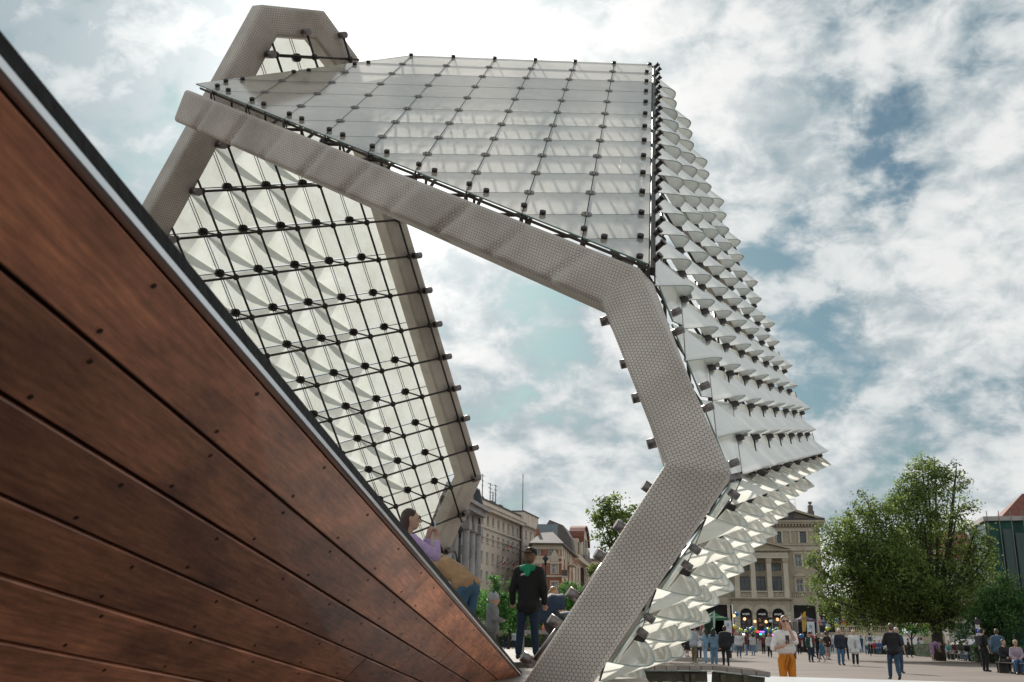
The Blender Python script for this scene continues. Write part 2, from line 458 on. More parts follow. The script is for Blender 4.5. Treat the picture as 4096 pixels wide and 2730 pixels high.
me_disc, me_pin = disc_mesh('clamp_disc', .054, .007, M['steel2']), disc_mesh('edge_pin', .032, .034, M['steel'], 10)
RX = align(RN, V((0, 0, 0)), RI)
def put(name, me, at, rot): return link(name, me, wing, T3(at) @ rot)
for i in range(-4, 6):
    for j in range(1, 14):
        if j-i < NEAR-.6 and i+j > .4 and i < RIGHT-.3: put('clamp_disc', me_disc, rp(i, j, .004), RX)
for j in range(1, 14): put('edge_pin', me_pin, rp(5.86, j-.02 if j < 13 else 12.75, .004), RX)
for i in range(0, 7): put('edge_pin', me_pin, rp(min(i, 5.93), .1, .004), RX)
for i in range(-3, 6):
    put('edge_pin', me_pin, rp(i, i+NEAR-.27, .004), RX); put('edge_pin', me_pin, rp(i+.32, i+NEAR+.05, .004), RX)
for i in range(-3, 0):
    put('edge_pin', me_pin, rp(i, -i+.25, .004), RX); put('edge_pin', me_pin, rp(i+.25, -i-.0+.05, .004), RX)
def span_i(i): return max(0, -i), min(i+NEAR, 13)
def span_j(j): return max(j-NEAR, -j), RIGHT
for i in range(-3, 7):
    a, b = span_i(i)
    if b-a > .3:
        rod('joint_strip', rp(i, a, -.02), rp(i, b, -.02), .011, M['joint'], wing, 4)
        rod('lattice_rod', rp(i, a+.1, -.48), rp(i, b-.1, -.48), .022, M['steel'], wing)
for j in range(0, 13):
    a, b = span_j(j)
    if b-a > .3:
        rod('joint_strip', rp(a, j, -.023), rp(b, j, -.023), .011, M['joint'], wing, 4)
        rod('lattice_rod', rp(a+.1, j, -.48), rp(b-.1, j, -.48), .022, M['steel'], wing)
for i in range(-3, 7):
    for j in range(0, 14):
        if j-i < NEAR+.2 and i+j > -.2:
            link('lattice_node', me_node, wing, T3(rp(i, j, -.48)))
            rod('strut', rp(i, j, -.46), rp(i, j, -.02), .016, M['steel'], wing, 5)
# edge fin under the near edge of the roof, with short posts down to the rim beam
MB().bar(rp(-3.4, 3.5, -.05), rp(6, 12.92, -.05), .010, .028, RN).build('edge_fin', M['rod'], wing)
for i in range(-3, 7): MB().bar(rp(i, i+NEAR-.04, -.03), rp(i+.05, i+NEAR-.1, -.30), .05, .012, RI).build('edge_post', M['steel'], wing)
# ridge channel between roof and scales
MB().bar(rp(6.06, -.05, -.06), rp(6.06, 13.0, -.06), .045, .08, RN).build('ridge_channel', M['steel'], wing)
RIDGE = True
# facets of curved scales
def facet(o, p, s, hb):
    n = p.cross(s).normalized()
    if n.dot(EYE-(o+p*4+s*6)) < 0: n = -n
    off = -(s+p*.64+n*hb)
    return n, (lambda k, m, h=0: o+p*k+s*m+off+n*h)
S2 = cdir(-.1212, .4668, -.8760)*L; P2 = cdir(.3764, .0816, .9229)*1.126
F2O = cw(.1623*16.9, -.2515*16.9, 16.9)
F2N, f2 = facet(F2O, P2, S2, .20)
P3 = cdir(.3737, .0801, .9241)*1.126; S3 = cdir(-.0234, .5856, .8102)*-.615
F3O = cw(.2587*9.92, .1456*9.92, 9.92)
F3N, f3_ = facet(F3O, P3, S3, .20)
f3 = lambda k, m, h=0: f3_(k, -m, h)
me2, me3 = scale_mesh('scale_panel', S2, P2, F2N, .21, M['scaleglass']), scale_mesh('scale_panel', S3, P3, F3N, .27, M['cupglass'], .62, .62, 1.08)
def bracket_mesh(p, s, n):
    pu, su = p.normalized(), s.normalized(); su2 = (su-pu*su.dot(pu)).normalized()
    mb = MB(); mb.prism([pu*-.14-n*.01, pu*-.02+n*.075, pu*.035+n*.065, pu*.05-n*.03], su2*.06); return mb.mesh('bracket', M['steel'])
bk2, bk3 = bracket_mesh(P2, S2, F2N), bracket_mesh(P3, S3, F3N)
def krange(m): return (max(0, (m-11)//2) if m >= 11 else 0), (m+1)//2
cells2 = [(k, m) for m in range(0, 18) for k in range(krange(m)[0], krange(m)[1]+1)]
kmin3, kmax3 = [0, -1, -1, -2, -2, -3, -3, -4, -4], [6, 5, 4, 3, 2, 1, 0, -1, -2]
cells3 = [(k, m) for m in range(0, 9) for k in range(kmin3[m], kmax3[m]+1)]
for cells, fn, me, bk, nn_, p, s, ms in ((cells2, f2, me2, bk2, F2N, P2, S2, 1), (cells3, f3, me3, bk3, F3N, P3, S3, -1)):
    nodes = set()
    for k, m in cells:
        link('scale_panel', me, wing, T3(fn(k, m)))
        nodes |= {(k, m), (k, m+ms), (k+1, m+ms), (k+1, m)}
    for k, m in cells: link('bracket', bk, wing, T3(fn(k+1, m+ms, .0)))
    for k, m in nodes: link('lattice_node', me_node, wing, T3(fn(k, m, -.46)))
    byk, byn = {}, {}
    for k, m in nodes: byk.setdefault(k, []).append(m); byn.setdefault(m-ms*k, []).append(k)
    for k, q in byk.items():
        if max(q) > min(q):
            rod('lattice_rod', fn(k, min(q), -.46), fn(k, max(q), -.46), .022, M['steel'], wing)
            rod('joint_strip', fn(k, min(q), .006), fn(k, max(q), .006), .009, M['joint'], wing, 4)
    for c, q in byn.items():
        if max(q) > min(q): rod('lattice_rod', fn(min(q), min(q)*ms+c, -.46), fn(max(q), max(q)*ms+c, -.46), .022, M['steel'], wing)
# clamps along the ridge between roof and scales
me_clamp = MB().tube((0, 0, -.06), (0, 0, .045), .026, .026, 10).tube((0, 0, .045), (0, 0, .065), .034, .034, 10).mesh('ridge_clamp', M['steel'])
for q in range(27):
    link('ridge_clamp', me_clamp, wing, align((RN*.5+F2N*.9).normalized(), rp(6.10+.05*(q % 2), .1+q*.485, -.02)))
# flat panes that close the scales along the near rim
def flat_pane(pts, nrm):
    mb = MB(); n = len(pts); mb.v = [V(x) for x in pts]+[x-nrm*.016 for x in pts]; mb.face(range(n)); mb.m = 1
    for z in range(n): mb.face((z, n+z, n+(z+1) % n, (z+1) % n))
    return mb.build('edge_pane', [M['scaleglass'], M['edge']], wing)
def stub(at, axis, r=.05, l=.18): return link('rim_stub', me_stub, wing, align(axis, at) @ Matrix.Diagonal((r/.05, r/.05, l/.18, 1)))
for m0, m1, k0, k1 in ((12.0, 14.0, -.30, .62), (14.0, 16.0, .58, 1.55), (16.0, 18.0, 1.52, 2.48)):
    kk = math.ceil(k1-.2)
    flat_pane([f2(k0, m0+.06, .01), f2(kk-.0, m0+.06, .01), f2(kk, m1-.05, .01), f2(k1, m1-.05, .01)], F2N)
    ax = (f2(k1, m1)-f2(k0, m0)).normalized()
    for q_ in ((k0+.08, m0+.30, .04), (k1-.02, m1-.28, .04), (kk+.04, (m0+m1)/2, .05)): stub(f2(*q_), F2N, .036, .12)
    for q_ in ((k0-.06, m0+.2, -.16), (k1-.1, m1-.2, -.16)): stub(f2(*q_), ax.cross(F2N), .036, .14)
for m0, m1, k0, k1 in ((-.9, 1.1, -.45, -1.3), (1.2, 3.1, -1.35, -2.2), (3.2, 5.1, -2.25, -3.1), (5.2, 7.1, -3.15, -4.0), (7.2, 9.1, -4.05, -4.9)):
    kk = math.ceil(k0+.1)
    flat_pane([f3(k0, m0, .01), f3(kk+.1, m0, .01), f3(kk-.9, m1, .01), f3(k1, m1, .01)], F3N)
    ax = (f3(k1, m1)-f3(k0, m0)).normalized()
    for q_ in ((k0+.1, m0+.25, .05), (k1+.12, m1-.2, .05)): stub(f3(*q_), F3N, .036, .11)
    for q_ in ((k0+.02, m0+.2, -.16), (k1+.05, m1-.2, -.16)): stub(f3(*q_), ax.cross(F3N), .04, .15)
MB().bar(f2(2.3, 18.0, -.06), f2(10.2, 18.0, -.06), .06, .05, F2N).build('fold_channel', M['steel'], wing)
for k in range(3, 11): stub(f2(k-.1, 18.05, -.12), (F2N+F3N), .035, .14)
# the rims
bA, bD, bK, bE = P(770, 442, 12.95), P(2512, 1176, 8.75), P(2789, 1893, 7.55), P(2238, 2726, 7.75)
bG = bE+(bE-bK).normalized()*.55
def dents(i, u, pr):
    x, y = pr
    if y < .02 or i > 0: return 0.0
    c = 0
    for q in range(18):
        du = u-(.55+q*.755)-(x*.35)
        c += math.exp(-(du/.045)**2)*(.7+.3*math.sin(q*2.3)) - .22*math.exp(-((du-.15)/.10)**2)
    return -.085*c*min(1, max(.2, .6-1.2*x))
beam('rim_beam', [bA, bD, bK, bE, bG], .435, .40, [EYE-bA, EYE-bD, EYE-bK, EYE-bE], M['mesh'], wing, dents, .045, .13)
fB, fC, fF, fG = rp(.2, .35, -.45), rp(5.9, .35, -.45), f2(9.2, 17.8, -.45), f3(-3.2, 9.3, -.45)
beam('far_rim_beam', [rp(-2.6, 3.3, -.45), fB, fC, fF, fG], .40, .40, [RN, RN, F2N, F3N], M['mesh_far'], wing)
# lattice ends that stick out past the inside of the rim, tied to one another
tips = [(2428, 1283, 9.1), (2508, 1453, 8.8), (2556, 1590, 8.5), (2618, 1772, 8.2), (2598, 1955, 7.95), (2487, 2112, 7.95), (2407, 2228, 8.0), (2297, 2382, 8.0), (2222, 2490, 8.05), (2113, 2640, 8.05)]
pts = [P(*t) for t in tips]
for q, p in enumerate(pts):
    ax = (ray(tips[q][0]+60, tips[q][1]+40)-ray(tips[q][0], tips[q][1])) if q >= 4 else (ray(tips[q][0]+60, tips[q][1]-14)-ray(tips[q][0], tips[q][1]))
    stub(p, ax, .043, .12)
for a, b in ((0, 1), (2, 3), (4, 5), (6, 7), (8, 9)):
    off = cdir(.045, .02, .0); rod('tie_rod', pts[a]+off, pts[b]+off, .026, M['steel2'], wing)

# ---- far wing ------------------------------------------------------------------
wing2 = thing('fountain_wing', 'far glass wing seen from inside, steel lattice over backlit curved panes in honeycomb rim', 'fountain', P(1650, 2330, 19.0))
BO, BI, BJ = cw(-.3283*14.07, -.1528*14.07, 14.07), cdir(.6939, -.1518, .7039)*.653, cdir(.2232, .8604, .4582)*.667
BN = BI.cross(BJ).normalized()
if BN.dot(EYE-BO) > 0: BN = -BN                                     # outwards, away from the camera
def bp_(i, j, h=0): return BO+BI*i+BJ*j+BN*h
def inB(i, j, g=0.0): return i+j > -.15-g and j > -3.6-g and i < 4.9+g and i+.9*j < 12.75+g and i > -5.2-g
meB = scale_mesh('scale_panel', -BI, BI+BJ, BN, .20, M['backglass'])
me_knot = MB().tube((0, 0, -.05), (0, 0, .03), .064, .064, 14).tube((0, 0, .03), (0, 0, .05), .042, .042, 12).mesh('clamp_disc', M['steel'])
KX = align(-BN, V((0, 0, 0)))
HB = .47
def flat_cell(poly):
    mb = MB(); mb.v = [bp_(x, y, .004) for x, y in poly]; mb.face(range(len(poly))); return mb.build('edge_pane', M['backglass'], wing2)
LIM = ((-1, -1, .12), (0, -1, 3.55), (1, 0, 4.9), (1, .9, 12.7), (-1, 0, 5.2))
for i in range(-6, 7):
    for j in range(-5, 16):
        # the pane made of the cone under (i,j) and the flat beside it: keep it whole inside the rim, else clip it flat
        cone = [(i, j), (i-1, j), (i, j+1)]; flat = [(i, j), (i, j+1), (i+1, j+1)]
        if all(inB(*c) for c in cone+flat): link('scale_panel', meB, wing2, T3(bp_(i, j)))
        else:
            for pl in (cone, flat):
                for a, b, c in LIM: pl = clip(pl, a, b, c) if pl else []
                if len(pl) > 2 and poly_area(pl) > .02: flat_cell(pl)
        if inB(i, j, .1):
            link('clamp_disc', me_knot, wing2, T3(bp_(i, j, -.02)) @ KX)
            rod('strut', bp_(i, j, -.04), bp_(i, j, -HB), .014, M['steel'], wing2, 5)
        if inB(i, j, .45) and j > -3.65 and i+j > -.3: link('lattice_node', me_node, wing2, T3(bp_(i, j, -HB)))
def lines(test, rng, other, mk):
    for a in rng:
        q = [b/4 for b in range(-30, 60) if test(a, b/4)]
        if len(q) > 1: mk(a, min(q), max(q))
def mk_i(i, a, b):
    rod('lattice_rod', bp_(i, a, -HB), bp_(i, b, -HB), .018, M['steel'], wing2)
    for o in (-.03, .03): rod('joint_strip', bp_(i+o, a, -.012), bp_(i+o, b, -.012), .007, M['joint'], wing2, 4)
def mk_j(j, a, b):
    rod('lattice_rod', bp_(a, j, -HB), bp_(b, j, -HB), .018, M['steel'], wing2)
    rod('joint_strip', bp_(a, j, -.012), bp_(b, j, -.012), .007, M['joint'], wing2, 4)
    if j > 0: stub(bp_(b, j, -HB), BI, .055, .16).parent = wing2
lines(lambda i, j: inB(i, j, .55) and j > -3.65 and i+j > -.3, range(-5, 6), None, mk_i)
lines(lambda j, i: inB(i, j, .55) and i+j > -.3, range(-3, 14), None, mk_j)
for j in range(-3, 5): stub(bp_(-j-.15, j, -HB), BN, .055, .16)
for i in (4, 5): stub(bp_(i, -3.55, -HB), BN, .05, .12)
for o in [o for o in COL.objects if o.name.startswith('rim_stub') and o.parent in (wing, wing2)]:
    c = o.matrix_basis.translation
    if (c-BO).dot(BN) > -1.2 and c.y > 11.5: o.parent = wing2; o.matrix_parent_inverse = inv_of(wing2)
b1, b2, b3, b4, b5 = bp_(-5.1, 4.6, -.22), bp_(3.25, -3.75, -.22), bp_(5.0, -3.75, -.22), bp_(5.02, 9.05, -.22), bp_(1.2, 12.9, -.22)
beam('rim_beam', [b1, b2, bp_(4.55, -3.75, -.22), bp_(5.03, -2.9, -.22), b4, b5], .42, .34, [-BN]*5, M['mesh_far'], wing2, None, .12, .16)
beam('rim_beam', [b1, bp_(-5.3, 10.5, -.22), bp_(-3, 13.2, -.22), b5], .40, .34, [-BN, -BN, -BN], M['mesh_far'], wing2)
# ------------------------------------------------------------------ ground
M['plaza'] = mat('plaza_paving', (.150, .118, .098), .85, 0, .38, .5, .25, 6, stretch=(.35, 1.6, 1))
M['white'] = mat('white_basin', (.56, .57, .58), .35, 0, .06, 1.5, .05, 30)
M['terrace'] = mat('pale_paving', (.27, .25, .235), .8, 0, .15, .8, .1, 20)
M['granite'] = mat('dark_granite', (.045, .042, .04), .6, 0, .3, 3, .1, 20)  # bench legs, and the unseen floor added dark to limit bounce
M['road'] = mat('asphalt', (.06, .06, .06), .9, 0, .2, 2)
def sheet(name, pts, m, kind='structure'):
    mb = MB(); mb.v = [V(p) for p in pts]; mb.face(range(len(pts))); return tag(mb.build(name, m), kind=kind)
S_ = 1500
sheet('plaza', [(-S_, -S_, 0), (S_, -S_, 0), (S_, S_, 0), (-S_, S_, 0)], M['plaza'])
def slab(name, pts, z0, z1, m):
    return tag(MB().prism([(x, y, z0) for x, y in pts], (0, 0, z1-z0)).build(name, m), kind='structure')
w0, w1 = atz(2550, 2690, .62), atz(3950, 2732, .62)
dw = (w1-w0).normalized()
basin = slab('basin', [tuple((w1+dw*10).xy), tuple(w0.xy), (w0.x-1.5, w0.y), (-1.2, 9.0), (-.2, 5.0), (2.0, 3.0), (14, 3.0)], -.05, .62, M['white'])
slab('bounce_cut_floor', [(-9, -4), (14, -4), (14, 2.99), (2.0, 2.99), (-.21, 4.99), (-1.21, 8.99), (-9, 9.19)], -.05, .50, M['granite'])  # unseen floor, made dark to cut the light bounced onto the ramp's near end
slab('terrace', [(-9, 9.2), (1.25, 9.2), (1.6, 12.5), (1.2, 20), (.6, 30), (-12, 30)], .0, .86, M['terrace'])
# ------------------------------------------------------------------ timber ramp in the foreground
def mat_soffit():
    m = mat('soffit_timber', (.62, .235, .115), .55, 0, .50, 2.0, .08, 26, coat=.15, col2=(.20, .075, .042), stretch=(3.0, 1.0, 3.0), space='UV', detail=9)
    t = m.node_tree; nn, lk = t.nodes, t.links; b = nn['Principled BSDF']; src = b.inputs['Base Color'].links[0].from_socket
    oi = nn.new('ShaderNodeObjectInfo'); mr = nn.new('ShaderNodeMapRange'); lk.new(oi.outputs['Random'], mr.inputs[0]); mr.inputs[3].default_value, mr.inputs[4].default_value = .42, 1.35
    tc = nn.new('ShaderNodeTexCoord'); mp = nn.new('ShaderNodeMapping'); mp.inputs['Scale'].default_value = (90, 5, 1); lk.new(tc.outputs['UV'], mp.inputs[0]); nz = nn.new('ShaderNodeTexNoise'); nz.inputs['Scale'].default_value = 1.0; nz.inputs['Detail'].default_value = 5; lk.new(mp.outputs[0], nz.inputs['Vector'])
    gr_ = nn.new('ShaderNodeMapRange'); lk.new(nz.outputs[0], gr_.inputs[0]); gr_.inputs[1].default_value, gr_.inputs[2].default_value, gr_.inputs[3].default_value, gr_.inputs[4].default_value = .32, .68, .70, 1.22
    mm = nn.new('ShaderNodeMath'); mm.operation = 'MULTIPLY'; lk.new(mr.outputs[0], mm.inputs[0]); lk.new(gr_.outputs[0], mm.inputs[1])
    vm = nn.new('ShaderNodeVectorMath'); vm.operation = 'SCALE'; lk.new(src, vm.inputs[0]); lk.new(mm.outputs[0], vm.inputs['Scale']); lk.new(vm.outputs[0], b.inputs['Base Color']); return m
M['soffit'] = mat_soffit()
M['greywood'] = mat('weathered_timber', (.30, .26, .235), .8, 0, .35, 5, .3, 30, stretch=(.4, 4, 4), space='UV')
M['darkwood'] = mat('dark_timber', (.009, .008, .007), .7, 0, .5, 4, .3, 30, spec=.2)
M['mossy'] = mat('damp_timber', (.075, .065, .042), .8, 0, .5, 3, .3, 20)
M['alu'] = mat('aluminium', (.66, .68, .69), .28, .9, .1, 5)
M['screw'] = mat('screw', (.035, .018, .013), .5, .5)
RD = ray(2365, 3030).normalized(); GT = P(2085, 2712, 10.3)
RE = V((-1, 0, -1.0)); RE = (RE-RD*RE.dot(RD)).normalized(); RNn = RD.cross(RE).normalized()
if RNn.dot(EYE-GT) < 0: RNn = -RNn
ramp = thing('timber_ramp', 'long reddish brown timber ramp seen from below, with dark rail along its edge', 'ramp', (GT.x, GT.y, .62))
def gr(t, e, h=0): return GT-RD*t+RE*e+RNn*h
LEN = 11.6; edges = [0, .167, .319, .472, .620, .765, .907, 1.05, 1.19]
random.seed(11)
me_screw = MB().tube((0, 0, 0), (0, 0, .002), .0052, .0052, 8).mesh('screw', M['screw'])
SX = align(RNn, V((0, 0, 0)))
for q in range(len(edges)-1):
    e0, e1 = edges[q]+.004, edges[q+1]-.004
    cuts = {0: [0, .62, 2.45, 6.3], 1: [0, .9, 4.4], 2: [0, 1.3, 2.25, 5.2], 3: [0, 2.35, 6.0], 4: [0, 3.1], 5: [0, 3.9], 6: [0, 5], 7: [0, 4]}[q]+[LEN]
    for a, b in zip(cuts, cuts[1:]):
        a += .002; hgt = random.uniform(-.002, .002)
        mb = MB(); rows = max(2, int((b-a)/.4))
        uo = random.uniform(0, 50)
        for z in range(rows+1):
            t = a+(b-a)*z/rows
            mb.v += [gr(t, e0, hgt-.003), gr(t, e0+.003, hgt), gr(t, e1-.003, hgt), gr(t, e1, hgt-.003), gr(t, e1, -.03), gr(t, e0, -.03)]
        for z in range(rows):
            t0, t1 = a+(b-a)*z/rows, a+(b-a)*(z+1)/rows
            for c, (x0, x1) in enumerate(((0, 1), (1, 2), (2, 3), (3, 4), (5, 0))):
                ee = (e0, e0+.006, e1-.006, e1, e1+.03, e0-.03, e0)
                k = z*6; mb.face((k+x0, k+x1, k+6+x1, k+6+x0), False, ((ee[x0]+uo, t0), (ee[x1]+uo, t0), (ee[x1]+uo, t1), (ee[x0]+uo, t1)))
        mb.face((0, 1, 2, 3, 4, 5)); k = rows*6; mb.face((k+5, k+4, k+3, k+2, k+1, k))
        pl = mb.build('plank', M['soffit'], ramp)
        t = a+.12+random.uniform(0, .2)
        while t < min(b-.05, 9.6):
            for e in (e0+.022, e1-.022):
                if t > .4: link('screw', me_screw, pl, T3(gr(t+random.uniform(-.02, .02), e+random.uniform(-.004, .004), hgt+.0005)) @ SX)
            t += .58
# backing under the joints, edge strip, rail and the walking boards on top
MB().prism([gr(0, 0, -.034), gr(LEN, 0, -.034), gr(LEN, 1.2, -.034), gr(0, 1.2, -.034)], -RNn*.03).build('backing', M['joint'], ramp)
UPR = (RE*-1); UPR = V((0, 0, 1)); UPR = (UPR-RD*UPR.dot(RD)).normalized(); SDR = RD.cross(UPR).normalized()
MB().bar(gr(.0, -.012, -.004), gr(LEN, -.012, -.004), .020, .013, UPR).build('edge_strip', M['alu'], ramp)
r0 = GT+UPR*.030+SDR*-.014
MB().bar(r0-RD*.06, r0-RD*LEN, .045, .048, UPR).build('rail', M['darkwood'], ramp)
t = .0; q = 0
while t < LEN-.4:
    c = GT-RD*(t+.20)+UPR*.035
    mb = MB(); mb.box(c-SDR*.38, (.6, .385, .03), (SDR, RD, UPR)); mb.build('deck_board', M['greywood'], ramp); t += .395
mb = MB(); mb.prism([gr(-.004, 0, -.04), gr(-.004, 1.2, -.04), GT-SDR*.8+RD*.0], -RD*.03).build('end_plate', M['mossy'], ramp)
# ------------------------------------------------------------------ timber walkways
def deck(name, label, quad, z, nb, along, m, posts=None, th=.045):
    """boards laid across a quad (four xy corners: a,b along the walk, d,c the other side)"""
    a, b, c, d = [V((x, y, 0)) for x, y in quad]
    root = thing(name, label, 'deck', (a+b+c+d)/4+V((0, 0, z(0)-.1)))
    for q in range(nb):
        f0, f1 = (q+.04)/nb, (q+.96)/nb
        pts = [a.lerp(b, f0), a.lerp(b, f1), d.lerp(c, f1), d.lerp(c, f0)]
        zz_ = [z(f0), z(f1), z(f1), z(f0)]; dz = random.uniform(-.004, .004)
        mb = MB(); pp = [V((p.x, p.y, h+dz-th)) for p, h in zip(pts, zz_)]
        mb.prism(pp, (0, 0, th)); o = mb.build('deck_board', m, root)
    return root
d1 = deck('walkway', 'pale timber walkway between the ramp tip and the near wing foot', [(-.35, 10.1), (.30, 13.2), (1.15, 12.9), (1.05, 9.7)], lambda f: .80+.20*f, 13, None, M['greywood'])
MB().box((.25, 11.72, .915), (.5, .12, .09)).build('step', M['mossy'], d1)
z0 = .93
pa, pb, pc = atz(2560, 2665, .95), atz(2850, 2667, .95), atz(3083, 2690, .90)
deck2 = thing('pier', 'weathered timber pier on short posts standing in the white basin', 'pier', ((pa.x+pc.x)/2, pa.y, .62))
for (a, b, za, zb) in ((pa+(pa-pb)*.6, pb, .955, .955), (pb, pc, .955, .905)):
    n = max(3, int((b-a).length/.13))
    for q in range(n):
        p0, p1 = a.lerp(b, (q+.03)/n), a.lerp(b, (q+.97)/n); dz = random.uniform(-.004, .004)
        h0, h1 = za+(zb-za)*q/n, za+(zb-za)*(q+1)/n
        pp = [V((p0.x, p0.y, h0+dz-.05)), V((p1.x, p1.y, h1+dz-.05)), V((p1.x+.1, p1.y+1.3, h1+dz-.05)), V((p0.x+.1, p0.y+1.3, h0+dz-.05))]
        MB().prism(pp, (0, 0, .05)).build('deck_board', M['greywood'] if False else M['pierwood'] if 'pierwood' in M else M['greywood'], deck2)
    o = V((0, .06, 0))
    MB().bar(V((a.x, a.y, za-.115))+o, V((b.x-.06, b.y, zb-.115))+o, .05, .11).build('beam', M['mossy'], deck2)
    MB().bar(V((a.x, a.y, za-.054))-V((0, .004, 0)), V((b.x-.02, b.y, zb-.054))-V((0, .004, 0)), .012, .008).build('cable', M['edge'], deck2)
for u in (2590, 2640, 2695, 2745, 2770, 2890, 2980):
    c = aty(u, 2700, pa.y+.16); MB().box((c.x, pa.y+.16, .74), (.05, .07, .26)).build('post', M['mossy'], deck2)
# ------------------------------------------------------------------ buildings
import numpy as np
rng = np.random.default_rng(5)
M['stone'] = mat('sandstone', (.42, .365, .275), .85, 0, .22, .7, .2, 12)
M['stone2'] = mat('pale_stone', (.55, .50, .40), .85, 0, .15, .8, .15, 12)
M['roofd'] = mat('dark_roof', (.07, .065, .065), .7, 0, .3, 1)
M['pane'] = mat('window_pane', (.045, .075, .085), .08, 0, 0, spec=.8)
M['panelit'] = mat('curtained_pane', (.16, .20, .21), .12, 0, .4, .6)
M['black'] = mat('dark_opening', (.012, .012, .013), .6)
M['doorred'] = mat('brown_red_door', (.07, .022, .016), .5)
M['frame'] = mat('white_frame', (.62, .60, .56), .6)
M['framed'] = mat('dark_frame', (.10, .085, .07), .6)
M['plaster'] = mat('beige_render', (.68, .585, .49), .9, 0, .14, .35, .15, 6)
M['grey'] = mat('grey_stone', (.41, .385, .375), .9, 0, .3, .5, .25, 5)
M['zinc'] = mat('zinc_roof', (.22, .27, .30), .45, .3, .15, 1)
M['brick'] = mat('red_brick', (.35, .14, .085), .9, 0, .25, 1.2, .2, 14)
M['cream'] = mat('cream_render', (.66, .56, .44), .9, 0, .12, .6, .1, 8)
M['tile'] = mat('red_tiles', (.17, .055, .035), .8, 0, .3, 2)
M['slate'] = mat('slate', (.13, .115, .11), .7, 0, .2, 1)
M['lettering'] = mat('white_letters', (.7, .7, .7), .5, emit=((1, 1, 1), .25))
class Fac:
    """local frame of a facade: s along it, z up, d into the building"""
    def __init__(s, o, b, k=1.0, zk=False):
        s.o = V((o[0], o[1], 0)); s.u = V((b[0]-o[0], b[1]-o[1], 0)).normalized(); s.n = V((-s.u.y, s.u.x, 0)); s.k = k; s.zk = zk
    def Z(s, z): return 1.25+(z-1.25)*s.k if s.zk else z
    def p(s, a, z, d=0): return s.o+s.u*(a*s.k)+s.n*(d*s.k)+V((0, 0, s.Z(z)))
    def box(s, mb, a0, a1, z0, z1, d0, d1):
        mb.add([s.p(a0, z0, d0), s.p(a1, z0, d0), s.p(a1, z0, d1), s.p(a0, z0, d1), s.p(a0, z1, d0), s.p(a1, z1, d0), s.p(a1, z1, d1), s.p(a0, z1, d1)],
               [(3,2,1,0),(4,5,6,7),(0,1,5,4),(1,2,6,5),(2,3,7,6),(3,0,4,7)]); return mb
    def part(s, name, m, root, *boxes):
        mb = MB()
        for b in boxes: s.box(mb, *b)
        return mb.build(name, m, root)
    def wall(s, name, m, root, a0, a1, z0, z1, holes, d=0.0, rev=.25, back=None):
        """wall with real openings and reveals"""
        xs = sorted({a0, a1} | {h[q] for h in holes for q in (0, 1)}); zs = sorted({z0, z1} | {h[q] for h in holes for q in (2, 3)})
        xs = [x for x in xs if a0 <= x <= a1]; zs = [z for z in zs if z0 <= z <= z1]
        mb = MB()
        def q4(a, b, c, e): k = len(mb.v); mb.v += [a, b, c, e]; mb.face((k, k+1, k+2, k+3))
        for x0, x1 in zip(xs, xs[1:]):
            for y0, y1 in zip(zs, zs[1:]):
                cx_, cz_ = (x0+x1)/2, (y0+y1)/2
                if any(h[0] < cx_ < h[1] and h[2] < cz_ < h[3] for h in holes): continue
                q4(s.p(x0, y0, d), s.p(x1, y0, d), s.p(x1, y1, d), s.p(x0, y1, d))
        for x0, x1, y0, y1 in holes:
            for a, b in (((x0, y0), (x1, y0)), ((x1, y0), (x1, y1)), ((x1, y1), (x0, y1)), ((x0, y1), (x0, y0))):
                q4(s.p(*a, d), s.p(*b, d), s.p(*b, d+rev), s.p(*a, d+rev))
        if back:
            q4(s.p(a1, z0, d), s.p(a1, z0, d+back), s.p(a1, z1, d+back), s.p(a1, z1, d)); q4(s.p(a0, z0, d+back), s.p(a0, z0, d), s.p(a0, z1, d), s.p(a0, z1, d+back))
            q4(s.p(a0, z1, d), s.p(a1, z1, d), s.p(a1, z1, d+back), s.p(a0, z1, d+back))
        return mb.build(name, m, root)
    def window(s, root, a0, a1, z0, z1, d, fm, pm, nv=1, nh=1, t=.06, sill=None):
        w = s.part('window', fm, root, (a0, a0+t, z0, z1, d, d+.08), (a1-t, a1, z0, z1, d, d+.08), (a0+t, a1-t, z0, z0+t, d, d+.08), (a0+t, a1-t, z1-t, z1, d, d+.08),
                   *[(a0+(a1-a0)*q/(nv+1)-t*.4, a0+(a1-a0)*q/(nv+1)+t*.4, z0+t, z1-t, d+.002, d+.078) for q in range(1, nv+1)],
                   *[(a0+t, a1-t, z0+(z1-z0)*f-t*.4, z0+(z1-z0)*f+t*.4, d+.004, d+.076) for f in ([] if nh == 0 else [.66] if nh == 1 else [q/(nh+1) for q in range(1, nh+1)])])
        s.part('pane', pm, w, (a0+t*.5, a1-t*.5, z0+t*.5, z1-t*.5, d+.03, d+.06))
        if sill: s.part('sill', sill, w, (a0-.1, a1+.1, z0-.14, z0-.01, d-.38, d-.02))
        return w
    def gable(s, name, m, root, a0, a1, z0, ap, zt, d0, d1):
        mb = MB(); t = [s.p(a0, z0, d0), s.p(a1, z0, d0), s.p(ap, zt, d0)]; mb.prism(t, s.n*((d1-d0)*s.k)); return mb.build(name, m, root)
    def rake(s, name, m, root, a0, a1, z0, ap, zt, d0, d1, th):
        mb = MB()
        for x in (a0, a1): mb.prism([s.p(x, z0, d0), s.p(ap, zt, d0), s.p(ap, zt+th, d0), s.p(x, z0+th, d0)], s.n*((d1-d0)*s.k))
        return mb.build(name, m, root)
